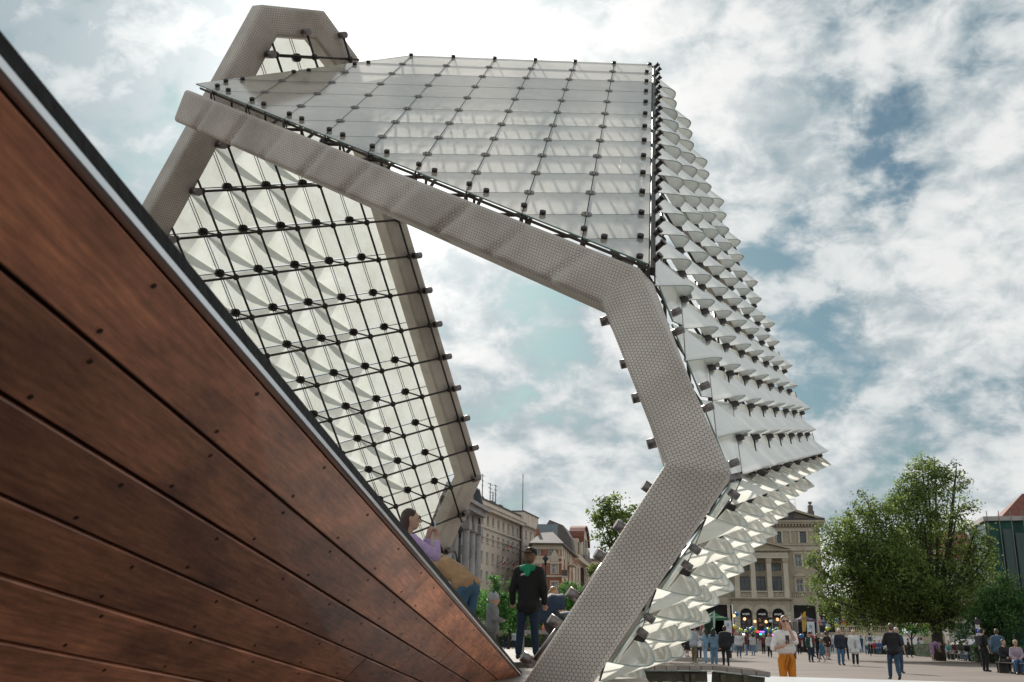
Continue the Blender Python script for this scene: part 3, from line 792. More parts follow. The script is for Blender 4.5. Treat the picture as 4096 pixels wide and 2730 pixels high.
    def text(s, root, txt, a, z, d, h, m):
        cu = bpy.data.curves.new('lettering', 'FONT'); cu.body = txt; cu.size = h*s.k; cu.align_x = 'CENTER'; cu.extrude = .01; cu.materials.append(m)
        ob = bpy.data.objects.new('tmp', cu); COL.objects.link(ob); dg = bpy.context.evaluated_depsgraph_get(); me_ = bpy.data.meshes.new_from_object(ob.evaluated_get(dg)); bpy.data.objects.remove(ob)
        o = link('lettering', me_, root); o.matrix_basis = frame(s.p(a, z, d), s.u, V((0, 0, 1)), -s.n); return o
# --- arcaded hall with portico on the far side of the square
A = Fac((25.5*1.4-.0, 104.03*1.4), (25.5*1.4+math.cos(R(10)), 104.03*1.4-math.sin(R(10))), 1.4, True)
hall = thing('portico_hall', 'sandstone hall with columned portico, three arches and gabled top behind the stage', 'building', A.p(0, .4, -.5))
cw0 = [(-2.11, -.95), (-.54, .62), (1.01, 2.2)]; cs = [-2.26, -.65, .94, 2.57]; wc = [-1.43, .15, 1.75]
ax0, ax1, AX = -5.95, 6.26, .155
hs = [(x-.32, x+.32, z0, z1) for x in (3.98, 5.35, -3.67, -5.04) for z0, z1 in ((5.8, 7.0), (8.3, 9.5))]
hs += [(x-.47, x+.47, z0, z1) for x in wc for z0, z1 in ((5.72, 7.31), (7.9, 8.63))]
att = [(x-.28, x+.28, 10.68, 11.80) for x in (2.3, -.1+.155, -2.0, 4.6, -4.3)]
A.wall('wall', M['stone'], hall, ax0, ax1, 5.1, 12.45, hs+att, 0, .3, 6)
for x0, x1, z0, z1 in hs: A.window(hall, x0, x1, z0, z1, .18, M['framed'] if abs(x0) < 2.3 else M['frame'], M['pane'] if rng.random() < .6 else M['panelit'], 1, 1, .055)
for x0, x1, z0, z1 in att: A.window(hall, x0, x1, z0, z1, .18, M['framed'], M['pane'], 0, 1, .05)
# portico base with arches
mb = MB(); d0 = -1.2
def arch_wall(mb, a0, a1, z0, z1, arches, d, sp, rev):
    def q4(*p): k = len(mb.v); mb.v += list(p); mb.face(range(k, k+len(p)))
    xs = [a0]+[x for a in arches for x in a]+[a1]
    for q in range(0, len(xs), 2): q4(A.p(xs[q], z0, d), A.p(xs[q+1], z0, d), A.p(xs[q+1], z1, d), A.p(xs[q], z1, d))
    for x0, x1 in arches:
        r = (x1-x0)/2; c = (x0+x1)/2; pts = [(c-r*math.cos(t*math.pi/12), sp+r*.95*math.sin(t*math.pi/12)) for t in range(13)]
        for a, b in zip(pts, pts[1:]):
            q4(A.p(*a, d), A.p(*b, d), A.p(b[0], z1, d), A.p(a[0], z1, d)); q4(A.p(*a, d), A.p(*a, d+rev), A.p(*b, d+rev), A.p(*b, d))
        for x in (x0, x1): q4(A.p(x, z0, d), A.p(x, sp, d), A.p(x, sp, d+rev), A.p(x, z0, d+rev))
arch_wall(mb, -2.8, 2.79, 1.9, 4.98, cw0, d0, 3.58, .5)
A.box(mb, -2.8, -2.6, 1.9, 4.98, d0+.01, 0); A.box(mb, 2.59, 2.79, 1.9, 4.98, d0+.01, 0)
mb.build('arcade_wall', M['stone'], hall)
for z in [2.2+.33*q for q in range(5)]:
    for x0, x1 in ((-2.83, -2.2), (-.87, -.62), (.70, .93), (2.28, 2.82)): A.part('rusticated_block', M['stone2'], hall, (x0, x1, z, z+.285, d0-.045, d0-.005))
for q, (x0, x1) in enumerate(cw0):
    c, r = (x0+x1)/2, (x1-x0)/2
    for t in range(9):
        an = math.pi*(t+.5)/9; b0, b1 = an-.155, an+.155
        mbv = MB(); mbv.prism([A.p(c-(r+.03)*math.cos(b), 3.58+(r+.03)*.95*math.sin(b), d0-.05) for b in (b0, b1)]+[A.p(c-(r+.40)*math.cos(b), 3.58+(r+.36)*math.sin(b), d0-.05) for b in (b1, b0)], A.n*.055)
        mbv.build('arch_stone', M['stone2'], hall)
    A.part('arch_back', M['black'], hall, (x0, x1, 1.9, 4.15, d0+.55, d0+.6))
    dr = A.part('door', M['doorred'], hall, (x0+.02, x0+.16, 2.0, 3.32, d0+.45, d0+.53), (x1-.16, x1-.02, 2.0, 3.32, d0+.45, d0+.53), (c-.12, c+.12, 2.0, 3.32, d0+.45, d0+.53), (x0+.16, x1-.16, 3.12, 3.32, d0+.46, d0+.53), (x0+.16, x1-.16, 2.55, 2.66, d0+.46, d0+.53), (x0+.16, x1-.16, 2.0, 2.2, d0+.46, d0+.53))
    A.part('pane', M['panelit'], dr, (x0+.16, x1-.16, 2.1, 3.2, d0+.5, d0+.52))
    A.text(hall, 'empik', c, 3.52, d0+.40, .30, M['lettering'])
# balcony, balustrade, columns, entablature and pediment
A.part('balcony_slab', M['stone'], hall, (-3.0, 2.99, 4.98, 5.07, -1.5, -.05), (-3.1, 3.09, 5.07, 5.15, -1.62, -.05))
A.part('band', M['stone2'], hall, (-2.85, 2.84, 4.72, 4.78, d0-.06, d0-.01))
for q, x in enumerate(cs):
    A.part('pedestal', M['stone2'], hall, (x-.27, x+.27, 5.15, 5.86, -1.42, -.9))
    co_ = A.part('column', M['stone2'], hall, (x-.23, x+.23, 5.86, 8.55, -1.36, -.94))
    A.part('capital', M['stone'], co_, (x-.25, x+.25, 8.55, 8.7, -1.38, -.92), (x-.29, x+.29, 8.7, 9.05, -1.42, -.88))
    if q < 3:
        y0, y1 = x+.27, cs[q+1]-.27
        A.part('balustrade_rail', M['stone2'], hall, (y0, y1, 5.74, 5.84, -1.34, -1.1), (y0, y1, 5.15, 5.24, -1.34, -1.1))
        for b in range(9):
            xx = y0+(y1-y0)*(b+.5)/9; mbb = MB(); mbb.path([A.p(xx, z, -1.22) for z in (5.24, 5.36, 5.55, 5.74)], [.05, .085, .04, .05], 6); mbb.build('baluster', M['stone2'], hall)
A.part('entablature', M['stone2'], hall, (-2.62, 2.88, 9.05, 9.62, -1.45, -.02), (-2.66, 2.92, 9.3, 9.36, -1.5, -.02))
for b in range(26): A.part('dentil', M['stone2'], hall, (-2.7+.215*b, -2.6+.215*b, 9.66, 9.78, -1.62, -1.3))
A.part('cornice', M['stone'], hall, (-2.95, 3.2, 9.78, 9.9, -1.75, -.02))
A.gable('tympanum', M['stone'], hall, -2.7, 2.98, 9.9, .14, 10.62, -1.4, -.02)
A.rake('raking_cornice', M['stone'], hall, -2.95, 3.2, 9.9, .14, 10.68, -1.75, -.02, .13)
A.part('finial', M['stone'], hall, (2.75, 3.0, 10.0, 10.2, -1.5, -1.2), (2.82, 2.93, 10.2, 10.55, -1.42, -1.3))
# side bays: loggias, balustrade, window pediments
for sg, x0, x1 in ((1, 2.8, 13.5), (-1, -13.2, -2.81)):
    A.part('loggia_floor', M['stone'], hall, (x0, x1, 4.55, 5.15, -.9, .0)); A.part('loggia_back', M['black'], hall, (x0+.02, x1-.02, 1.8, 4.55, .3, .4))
    x = x0+.05
    while x < x1:
        A.part('pillar', M['stone2'], hall, (x, x+.28, 1.9, 4.42, -.8, -.5), (x-.05, x+.33, 4.42, 4.55, -.85, -.45)); x += 2.45
    A.part('balustrade_rail', M['stone'], hall, (x0+.1, x1, 5.72, 5.82, -.8, -.6), (x0+.1, x1, 5.15, 5.24, -.8, -.6))
    for b in range(int((x1-x0)/.2)):
        xx = x0+.2+b*.2
        if sg < 0 and xx < -5: continue
        mbb = MB(); mbb.path([A.p(xx, z, -.7) for z in (5.24, 5.36, 5.55, 5.72)], [.05, .085, .04, .05], 6); mbb.build('baluster', M['stone2'], hall)
for x in (3.98, 5.35, -3.67, -5.04):
    A.part('window_surround', M['stone2'], hall, (x-.5, x-.34, 5.75, 7.2, -.08, -.003), (x+.34, x+.5, 5.75, 7.2, -.08, -.003), (x-.5, x+.5, 7.2, 7.34, -.1, -.003))
    A.gable('window_pediment', M['stone2'], hall, x-.62, x+.62, 7.36, x, 7.68, -.22, -.01)
    A.part('window_surround', M['stone2'], hall, (x-.48, x-.34, 8.25, 9.6, -.06, -.003), (x+.34, x+.48, 8.25, 9.6, -.06, -.003), (x-.5, x+.5, 9.6, 9.72, -.08, -.003))
A.part('string_course', M['stone'], hall, (ax0-.05, ax1+.05, 10.42, 10.6, -.22, -.004), (ax0-.02, ax1+.02, 9.85, 9.95, -.1, -.004))
A.part('band_wall', M['stone2'], hall, (ax0+.02, ax1-.02, 9.97, 10.4, -.05, -.004))
x = ax0+.1
while x < ax1-.1:
    A.part('attic_pilaster', M['stone2'], hall, (x, x+.17, 10.64, 11.82, -.12, -.004)); x += .83
A.part('frieze', M['stone2'], hall, (ax0-.02, ax1+.02, 11.84, 12.2, -.1, -.004))
for b in range(40): A.part('modillion', M['stone2'], hall, (ax0-.1+.31*b, ax0+.03+.31*b, 12.34, 12.5, -.5, -.02))
A.part('cornice', M['stone'], hall, (ax0-.5, ax1+.5, 12.52, 12.72, -.6, 6), (ax0-.6, ax1+.6, 12.72, 12.9, -.72, 6))
A.gable('gable', M['stone'], hall, ax0-.3, ax1+.3, 12.95, AX, 15.0, .3, 6)
A.rake('raking_cornice', M['stone'], hall, ax0-.6, ax1+.6, 12.9, AX, 15.05, -.4, 6.2, .22)
A.part('roof_skirt', M['roofd'], hall, (ax0-.5, ax1+.5, 12.9, 13.12, -.68, .28))
for x in (1.5, 3.6): A.part('roof_vent', M['roofd'], hall, (x-.18, x+.18, 13.1, 13.6, -.3, .1), (x-.26, x+.26, 13.6, 13.7, -.38, .18))
ch = A.part('chimney', M['slate'], hall, (5.35, 6.0, 13.1, 14.0, .8, 1.5), (5.42, 5.9, 14.0, 14.6, .85, 1.4)); A.part('chimney_pot', M['slate'], ch, (5.5, 5.82, 14.75, 14.9, .9, 1.3), (5.6, 5.72, 14.6, 14.75, 1, 1.2), (5.48, 5.84, 14.9, 14.97, .88, 1.32))
A.part('roof_aerial', M['framed'], hall, (4.1, 4.13, 13.6, 15.2, .5, .53), (3.2, 4.1, 15.15, 15.18, .5, .53), (3.3, 4.1, 14.7, 14.72, .5, .53))
# forecourt steps of the hall, serving as the stage
steps = thing('stage_steps', 'broad dark stone steps below the balloon garland', 'steps', A.p(0, .4, -9))
for q in range(9): A.part('stair_tread', M['grey'], steps, (-9, 9, .36+.135*q, .36+.135*(q+1), -9+.35*q, -5.2))
A.part('landing', M['grey'], steps, (-13.4, 13.4, .36, 1.9, -5.19, .2))

# --- long beige block on the left of the square
def zpx(u, v, y): return aty(u, v, y).z
A1, A2, A3 = aty(1908, 2300, 150), aty(2078, 2300, 174), aty(2138, 2300, 184)
F = Fac((A1.x, A1.y), (A2.x, A2.y)); LN = (A2-A1).length
blk = thing('apartment_block', 'long beige rendered block with rows of narrow windows and a flat parapet', 'building', F.p(0, 0))
ztop, zcor = zpx(1908, 1993, 150), zpx(1908, 2036, 150)
rows_ = [(zpx(1929, b, 153), zpx(1929, a, 153)) for a, b in ((2058, 2093), (2130, 2168), (2206, 2246), (2283, 2322))]
dz_ = rows_[2][0]-rows_[3][0]
rows_ += [(rows_[3][0]-dz_*q, rows_[3][1]-dz_*q) for q in (1, 2)]
cols_ = [1.6+3.02*q for q in range(8)]
hol = [(c, c+1.15, a, b) for c in cols_ for a, b in rows_]
F.wall('wall', M['plaster'], blk, 0, LN, 0, zcor, hol, 0, .3, 12)
for h in hol: F.window(blk, *h, .2, M['frame'], M['pane'] if rng.random() < .75 else M['panelit'], 1, 0, .09, M['plaster'])
F.part('cornice', M['plaster'], blk, (-.3, LN, zcor, zcor+.5, -.9, .5), (-.3, LN, zcor+.5, zcor+.7, -1.1, .5))
F.part('parapet', M['plaster'], blk, (0, LN, zcor+.7, ztop, -.1, 2)); F.part('coping', M['roofd'], blk, (-.1, LN, ztop, ztop+.25, -.25, 2.1))
F.part('string_course', M['plaster'], blk, (0, LN, rows_[0][0]-.75, rows_[0][0]-.45, -.22, -.005), (0, LN, rows_[0][0]-2.1, rows_[0][0]-1.95, -.12, -.005))
F.part('downpipe', M['framed'], blk, (.1, .45, 4, zcor, -.3, -.02)); F.part('downpipe', M['framed'], blk, (LN-.35, LN-.05, 4, zcor, -.3, -.02))
for x in (4.2, 10.5, 15.5): F.part('chimney', M['roofd'], blk, (x, x+2, ztop+.2, ztop+1.0, 1, 2))
L2 = (A3-A2).length
hol = [(LN+1.8+3.3*q, LN+2.9+3.3*q, a, b) for q in range(3) for a, b in rows_]
F.wall('wall', M['plaster'], blk, LN, LN+L2+.5, 0, zcor+.3, hol, -.5, .3, 12)
for h in hol: F.window(blk, *h, -.3, M['frame'], M['pane'], 1, 0, .09, M['plaster'])
F.part('parapet', M['plaster'], blk, (LN, LN+L2+.6, zcor+.6, ztop+.9, -.6, 3)); F.part('cornice', M['plaster'], blk, (LN-.2, LN+L2+.9, zcor+.1, zcor+.6, -1.3, .5)); F.part('coping', M['roofd'], blk, (LN-.1, LN+L2+.7, ztop+.9, ztop+1.1, -.75, 3))
for q in range(4): F.part('parapet_pier', M['plaster'], blk, (LN+.1+q*3.3, LN+.5+q*3.3, zcor+.65, ztop+.88, -.7, -.58))
for (x, h, w) in ((8.5, 5, 2.0), (13, 4.2, 3.0), (14.6, 3, 1.6), (16.2, 4.4, 2), (LN+9.5, 9, .8)):
    mb = MB(); b = F.p(x, ztop, 2); t_ = F.p(x, ztop+h, 2); mb.tube(b, t_, .10, .06, 5)
    for q in range(3): mb.tube(F.p(x-w/2*(1-.25*q), ztop+h*(.95-.16*q), 2), F.p(x+w/2*(1-.25*q), ztop+h*(.95-.16*q), 2), .05, .05, 4)
    mb.build('roof_aerial', M['framed'], blk)
M['flagred'], M['flagwhite'] = mat('red_cloth', (.5, .02, .03), .8), mat('white_cloth', (.75, .75, .75), .8)
for q, (u, v) in enumerate(((2040, 2190), (2012, 2258), (2050, 2262))):
    y = 164 if u > 2030 else 160
    fl = thing('flag', ['small red and white flag hanging high on the beige block', 'small red and white flag by a flower box on the beige block', 'small red and white flag lowest right on the beige block'][q], 'flag', aty(u, v, y-1))
    c = aty(u, v, y-1.0); dx, dn = F.u, -F.n
    MB().tube(c-dn*1.0, c+dn*.4+V((0, 0, .8)), .04, .04, 5).build('pole', M['framed'], fl)
    b0 = c+V((0, 0, .2))
    MB().prism([b0, b0+dx*1.3+V((0, 0, .5)), b0+dx*1.3+V((0, 0, .95)), b0+V((0, 0, .45))], dn*.03).build('white_half', M['flagwhite'], fl)
    MB().prism([b0, b0+V((0, 0, -.45)), b0+dx*1.3+V((0, 0, .05)), b0+dx*1.3+V((0, 0, .49))], dn*.03).build('red_half', M['flagred'], fl)
# --- grey ornate house next to it
B1, B2 = aty(1700, 2300, 122), aty(1906, 2300, 149)
G = Fac((B1.x, B1.y), (B2.x, B2.y)); GL = (B2-B1).length
gh = thing('pilastered_house', 'grey stone town house with tall pilasters and a blue zinc gable roof', 'building', G.p(0, 0))
zc = zpx(1905, 2045, 149)
def gs(u): # position along the facade of an image column
    r = ray(u, 2250); t = (V((B1.x, B1.y, 0))-V((EYE.x, EYE.y, 0))).dot(G.n)/V((r.x, r.y, 0)).dot(G.n); q = EYE+r*t; return (V((q.x, q.y, 0))-G.o).dot(G.u)
gr_ = [(zpx(1890, b, 147), zpx(1890, a, 147)) for a, b in ((2070, 2120), (2155, 2235), (2240, 2300))]
gr_ += [(gr_[2][0]-5-4.6*q, gr_[2][0]-1.4-4.6*q) for q in range(2)]
gh_h = [(gs(u)-.6, gs(u)+.6, a, b) for u in (1710, 1740, 1770, 1830, 1866, 1888) for a, b in gr_]
G.wall('wall', M['grey'], gh, -2, GL, 0, zc, gh_h, 0, .35, 12)
for h in gh_h: G.window(gh, *h, .25, M['framed'], M['pane'], 1, 1, .08, M['grey'])
for u in (1722, 1755, 1812, 1852, 1876, 1900):
    x = gs(u); mb = MB(); mb.path([G.p(x, z, -.25) for z in (6, 7, zc-4, zc-3.6)], [.75, .62, .58, .6], 10); mb.build('pilaster', M['grey'], gh)
    G.part('capital', M['grey'], gh, (x-.8, x+.8, zc-3.6, zc-2.4, -.95, .3))
G.part('cornice', M['grey'], gh, (-2.2, GL+.3, zc-1.0, zc-.2, -1.2, .5), (-2.2, GL+.5, zc-.2, zc+.3, -1.8, .5))
for u in (1830, 1866, 1888): G.part('balcony', M['framed'], gh, (gs(u)-.8, gs(u)+.8, gr_[1][0]-.1, gr_[1][0]+1.1, -.5, -.42))
# zinc gable with concave eaves
zr = zpx(1905, 1973, 149)
xs = [GL-11.5, GL-10, GL-8.2, GL-6, GL-6, GL-3.6, GL-1.6, GL-.2]
prof = [(GL-12.5, zc+.3), (GL-10.2, zc+1.3), (GL-8.2, zc+3.0), (GL-6.4, zr), (GL-5.0, zr-.1), (GL-3.0, zc+2.6), (GL-1.2, zc+1.2), (GL+.4, zc+.3)]
G_ = MB(); G_.prism([G.p(a, z, .2) for a, z in prof], G.n*10); G_.build('gable_wall', M['grey'], gh)
mb = MB()
for (a, z), (b, y) in zip(prof, prof[1:]):
    mb.prism([G.p(a, z+.02, -.9), G.p(b, y+.02, -.9), G.p(b, y+.2, -.9), G.p(a, z+.2, -.9)], G.n*11)
mb.build('roof', M['zinc'], gh)
# --- brick corner house
C1, C2, C3 = aty(2128, 2300, 158), aty(2247, 2300, 158), aty(2299, 2300, 182)
ch_ = thing('corner_house', 'red brick and cream corner house with white mullioned windows and a pointed-arch panel', 'building', C1+V((0, 0, -C1.z)))
H1, H2 = Fac((C1.x, C1.y), (C2.x, C2.y)), Fac((C2.x, C2.y), (C3.x, C3.y))
l1, l2 = (C2-C1).length, (C3-C2).length
ze = zpx(2200, 2174, 158)
def hx(u): return (aty(u, 2300, 158)-C1).x
zr_ = [(zpx(2200, b, 158), zpx(2200, a, 158)) for a, b in ((2187, 2223), (2258, 2296), (2330, 2370))]
wins = []
for u0, u1, k in ((2139, 2163, 0), (2193, 2221, 0), (2233, 2242, 0), (2140, 2161, 1), (2206, 2230, 1), (2143, 2163, 2), (2205, 2231, 2)): wins.append((hx(u0), hx(u1), *zr_[k]))
H1.wall('wall', M['brick'], ch_, 0, l1, 0, ze, wins, 0, .3, 2)
for h in wins: H1.window(ch_, *h, .12, M['frame'], M['pane'], 3 if h[1]-h[0] > .7 else 1, 1, .09)
for a, z0_, z1_ in ((0, ze-.9, ze), (0, zr_[0][0]-.45, zr_[0][0]-.1), (0, zr_[1][1]+.15, zr_[1][1]+.4), (0, zr_[1][0]-.5, zr_[1][0]-.2), (0, zr_[2][0]-.9, zr_[2][0]-.6)):
    H1.part('band', M['cream'], ch_, (a, l1, z0_, z1_, -.12, -.004))
H1.part('plaster_field', M['cream'], ch_, (0, hx(2139)-.1, zr_[0][0]-.1, ze-.9, -.05, -.004), (hx(2163)+.05, hx(2193)-.05, zr_[0][0]+.9, ze-.9, -.05, -.004), (hx(2221)+.05, l1, zr_[0][0]+.9, ze-.9, -.05, -.004), (0, hx(2200), zr_[0][0]-1.2, zr_[0][0]-.46, -.05, -.004))
pa_ = [(hx(2202), zr_[1][1]+.45), (hx(2234), zr_[1][1]+.45), (hx(2234), zr_[1][1]+1.1), (hx(2228), zr_[1][1]+1.7), (hx(2218), zr_[1][1]+2.35), (hx(2208), zr_[1][1]+1.7), (hx(2202), zr_[1][1]+1.1)]
mb = MB(); mb.prism([H1.p(a, z, -.1) for a, z in pa_], H1.n*.095); mb.build('pointed_panel', M['cream'], ch_)
for h in wins[3:]: H1.part('window_surround', M['cream'], ch_, (h[0]-.2, h[0]-.02, h[2]-.1, h[3]+.2, -.09, -.003), (h[1]+.02, h[1]+.2, h[2]-.1, h[3]+.2, -.09, -.003), (h[0]-.2, h[1]+.2, h[3]+.03, h[3]+.25, -.1, -.003))
for k, (u0, u1) in ((1, (2138, 2170)), (2, (2190, 2262)), (1, (2246, 2268))):
    z = zr_[k][0]; bl = H1.part('balcony', M['cream'], ch_, (hx(u0), hx(u1), z-.55, z-.35, -1.1, -.13)); H1.part('balcony_rail', M['brick'] if u0 < 2150 else M['framed'], bl, (hx(u0), hx(u1), z-.35, z+.55, -1.1, -1.03))
w2 = [(x, x+1.5, *zr_[k]) for x in (2.0, 5.5, 9, 12.5, 16, 19.5, 23) for k in range(3) if x+1.6 < l2]
H2.wall('wall', M['cream'], ch_, 0, l2, 0, ze-.2, w2, 0, .3, 2)
for h in w2: H2.window(ch_, *h, .12, M['frame'], M['pane'], 1, 1, .1)
for x in (3.8, 10.8, 17.8): H2.part('brick_panel', M['brick'], ch_, (x, x+1.2, zr_[2][0]-3, zr_[0][0]-.2, -.08, -.004))
for k in (0, 1): bl = H2.part('balcony', M['cream'], ch_, (8.6, 14.5, zr_[1][0]-.5+3.9*(1-k)-1.5, zr_[1][0]-.3+3.9*(1-k)-1.5, -1.2, -.1)); H2.part('balcony_rail', M['brick'], bl, (8.6, 14.5, zr_[1][0]-.3+3.9*(1-k)-1.5, zr_[1][0]+.7+3.9*(1-k)-1.5, -1.2, -1.1))
mb = MB(); e = [H1.p(-.5, ze, -.7), H1.p(l1+.3, ze, -.7), H2.p(l2, ze-.2, -.7), H2.p(l2, ze-.2, 9), H1.p(-.5, ze, 9)]
t5 = [H1.p(1.5, ze+2.0, 4), H1.p(l1-1.2, ze+2.2, 4.5), H2.p(l2*.7, ze+1.9, 4.5), H2.p(l2*.8, ze+1.6, 7), H1.p(1.5, ze+2, 8)]
mb.add(e+t5, [(0,1,6,5),(1,2,7,6),(2,3,8,7),(3,4,9,8),(4,0,5,9),(5,6,7,8,9)]); mb.build('roof', M['slate'], ch_)
mb = MB(); mb.prism([e[0], e[1], e[2], e[3], e[4]], (0, 0, -.25)); mb.build('eaves', M['framed'], ch_)
H1.part('roof_hut', M['zinc'], ch_, (hx(2155), hx(2242), ze+1.4, ze+3.9, 9, 14)); H1.part('chimney', M['brick'], ch_, (hx(2146), hx(2160), ze+1.2, ze+2.6, 4, 5))
# --- further house with domed dormer
D1, D2 = aty(2296, 2300, 186), aty(2362, 2300, 222)
K = Fac((D1.x, D1.y), (D2.x, D2.y)); kl = (D2-D1).length
dm = thing('domed_house', 'tall cream house with dark curved mansard and domed dormer beyond the brick corner', 'building', K.p(0, 0))
zk = zpx(2296, 2225, 186)
kw = [(x, x+2.0, a, a+2.6) for x in (2.5, 7.5, 23, 28, 33) for a in [zk-4.2-4.2*q for q in range(4)]]
K.wall('wall', M['cream'], dm, 0, kl, 0, zk, kw, 0, .3, 10)
for h in kw: K.window(dm, *h, .15, M['framed'], M['pane'], 1, 1, .12)
K.part('bay', M['doorred'], dm, (13, 20, zk-17, zk-1.2, -.6, -.02))
for q in range(4):
    for x in (13.4, 16.8): K.window(dm, x, x+2.7, zk-4.4-4*q, zk-1.6-4*q, -.72, M['framed'], M['panelit'], 0, 0, .15)
K.part('cornice', M['cream'], dm, (-.3, kl, zk-.6, zk+.3, -1, .4))
mb = MB(); mb.prism([K.p(0, zk+.3, 0), K.p(0, zk+3.2, .5), K.p(0, zk+5.6, 2.0), K.p(0, zk+6.6, 4.5), K.p(0, zk+.3, 9)], K.u*kl); mb.build('roof', M['slate'], dm)
mb = MB(); pts_ = [K.p(10, zk, -.5), K.p(24, zk, -.5)]+[K.p(17+7*math.cos(math.pi*q/10), zk+3.4+3.4*math.sin(math.pi*q/10), -.5) for q in range(11)]
mb.prism(pts_, K.n*.6); mb.build('dormer_front', M['cream'], dm)
mb = MB()
for q in range(10):
    a, b = math.pi*q/10, math.pi*(q+1)/10
    mb.prism([K.p(17+7.3*math.cos(x), zk+3.4+r*math.sin(x), -1) for x, r in ((a, 3.5), (b, 3.5), (b, 3.8), (a, 3.8))], K.n*3)
mb.build('dormer_roof', M['tile'], dm)
for x in (13.5, 18.2): K.window(dm, x, x+2.4, zk+1.0, zk+4.6, -.6, M['framed'], M['pane'], 1, 1, .15)
K.part('balcony_rail', M['framed'], dm, (9, 25, zk+.3, zk+1.3, -1.2, -1.12))
for x in (4, 28): K.part('dormer', M['cream'], dm, (x, x+3, zk+.3, zk+3.6, -.3, 2.5)); K.window(dm, x+.6, x+2.4, zk+.7, zk+3.0, -.4, M['framed'], M['pane'], 1, 0, .15)
E1 = aty(2360, 2300, 235); fb = thing('far_house', 'plain pale house in the distance beside the near wing', 'building', E1+V((0, 0, -E1.z)))
Q = Fac((E1.x, E1.y), (E1.x+1, E1.y)); zq = zpx(2380, 2246, 235)
qw = [(x, x+1.2, zq-3.4-3.6*k, zq-1.5-3.6*k) for x in (1, 3.5, 6) for k in range(5)]
Q.wall('wall', M['cream'], fb, 0, 9, 0, zq, qw, 0, .3, 8)
for h in qw: Q.window(fb, *h, .15, M['frame'], M['pane'], 0, 0, .1)
Q.part('roof', M['slate'], fb, (-.2, 9.2, zq, zq+.6, -.3, 8))
# --- houses behind the big tree on the right
M['net'] = mat('green_scaffold_net', (.020, .085, .068), .8, 0, .45, 1.2, .8, 2.5, stretch=(1, 1, .25))
M['net2'] = mat('grey_green_net', (.07, .11, .105), .8, 0, .3, 1.2, .8, 2.5, stretch=(1, 1, .25))
R1 = aty(3770, 2300, 118); rh = thing('red_roofed_house', 'pale house with steep red tiled roof half hidden by the big tree', 'building', R1+V((0, 0, -R1.z)))
X = Fac((R1.x, R1.y), (R1.x+1, R1.y-.1)); zx = zpx(3850, 2235, 118); zt_ = zpx(3850, 2114, 118)
xw = [(x, x+1.1, zx-2.4-3.4*k, zx-.6-3.4*k) for x in (.8, 2.8, 4.6) for k in range(3)]
X.wall('wall', M['grey'], rh, 0, 6.2, 0, zx, xw, 0, .3, 9)
for h in xw: X.window(rh, *h, .15, M['frame'], M['pane'], 1, 1, .08)
mb = MB(); mb.add([X.p(-.3, zx, -.5), X.p(6.5, zx, -.5), X.p(6.5, zx, 9), X.p(-.3, zx, 9), X.p(.8, zt_, 3.5), X.p(4.0, zt_, 3.5), X.p(4.0, zt_, 6), X.p(.8, zt_, 6)], [(0,1,5,4),(1,2,6,5),(2,3,7,6),(3,0,4,7),(4,5,6,7),(3,2,1,0)]); mb.build('roof', M['tile'], rh)
N1 = aty(3965, 2300, 92); sc_ = thing('scaffolded_house', 'building wrapped in green scaffold netting at the right edge', 'building', N1+V((0, 0, -N1.z)))
Y_ = Fac((N1.x, N1.y), (N1.x+1, N1.y-.25)); zn = zpx(4010, 2085, 92)
mb = MB(); nx_, nz_ = 36, 14
for b in range(nz_+1):
    for a in range(nx_+1):
        s_ = a/nx_*9; z = zn*b/nz_; fold = .22*math.sin(s_*5.1+.6*math.sin(z*.7))+.1*math.sin(s_*11+z)
        mb.v.append(Y_.p(s_, z, fold*(1-.5*b/nz_)-.2))
for b in range(nz_):
    for a in range(nx_): k = b*(nx_+1)+a; mb.face((k, k+1, k+nx_+2, k+nx_+1), True)
mb.build('netting', M['net'], sc_)
Y_.part('netting_side', M['net'], sc_, (-.06, .0, 0, zn, -.25, 8))
Y_.part('netting_panel', M['net2'], sc_, (1.3, 2.1, zn*.4, zn*.93, -.62, -.5), (2.3, 3.0, zn*.35, zn*.9, -.62, -.5))
Y_.part('wall', M['grey'], sc_, (.1, 9, 0, zn-.1, .5, 8)); Y_.part('roof_cover', M['grey'], sc_, (-.2, 9.2, zn-.05, zn+.35, -.5, 8))
for a in range(0, 9): Y_.part('scaffold_pole', M['steel2'], sc_, (a+.05, a+.11, 0, zn+.8, -.75, -.69))
mb = MB(); mb.add([Y_.p(1.6, zn+.4, 1), Y_.p(9, zn+.4, 1), Y_.p(9, zn+.4, 8), Y_.p(1.6, zn+.4, 8), Y_.p(4.5, zn+3.0, 4.5), Y_.p(9, zn+3.0, 4.5)], [(0,1,5,4),(2,3,4,5),(3,0,4),(1,2,5)]); mb.build('roof', M['tile'], sc_)
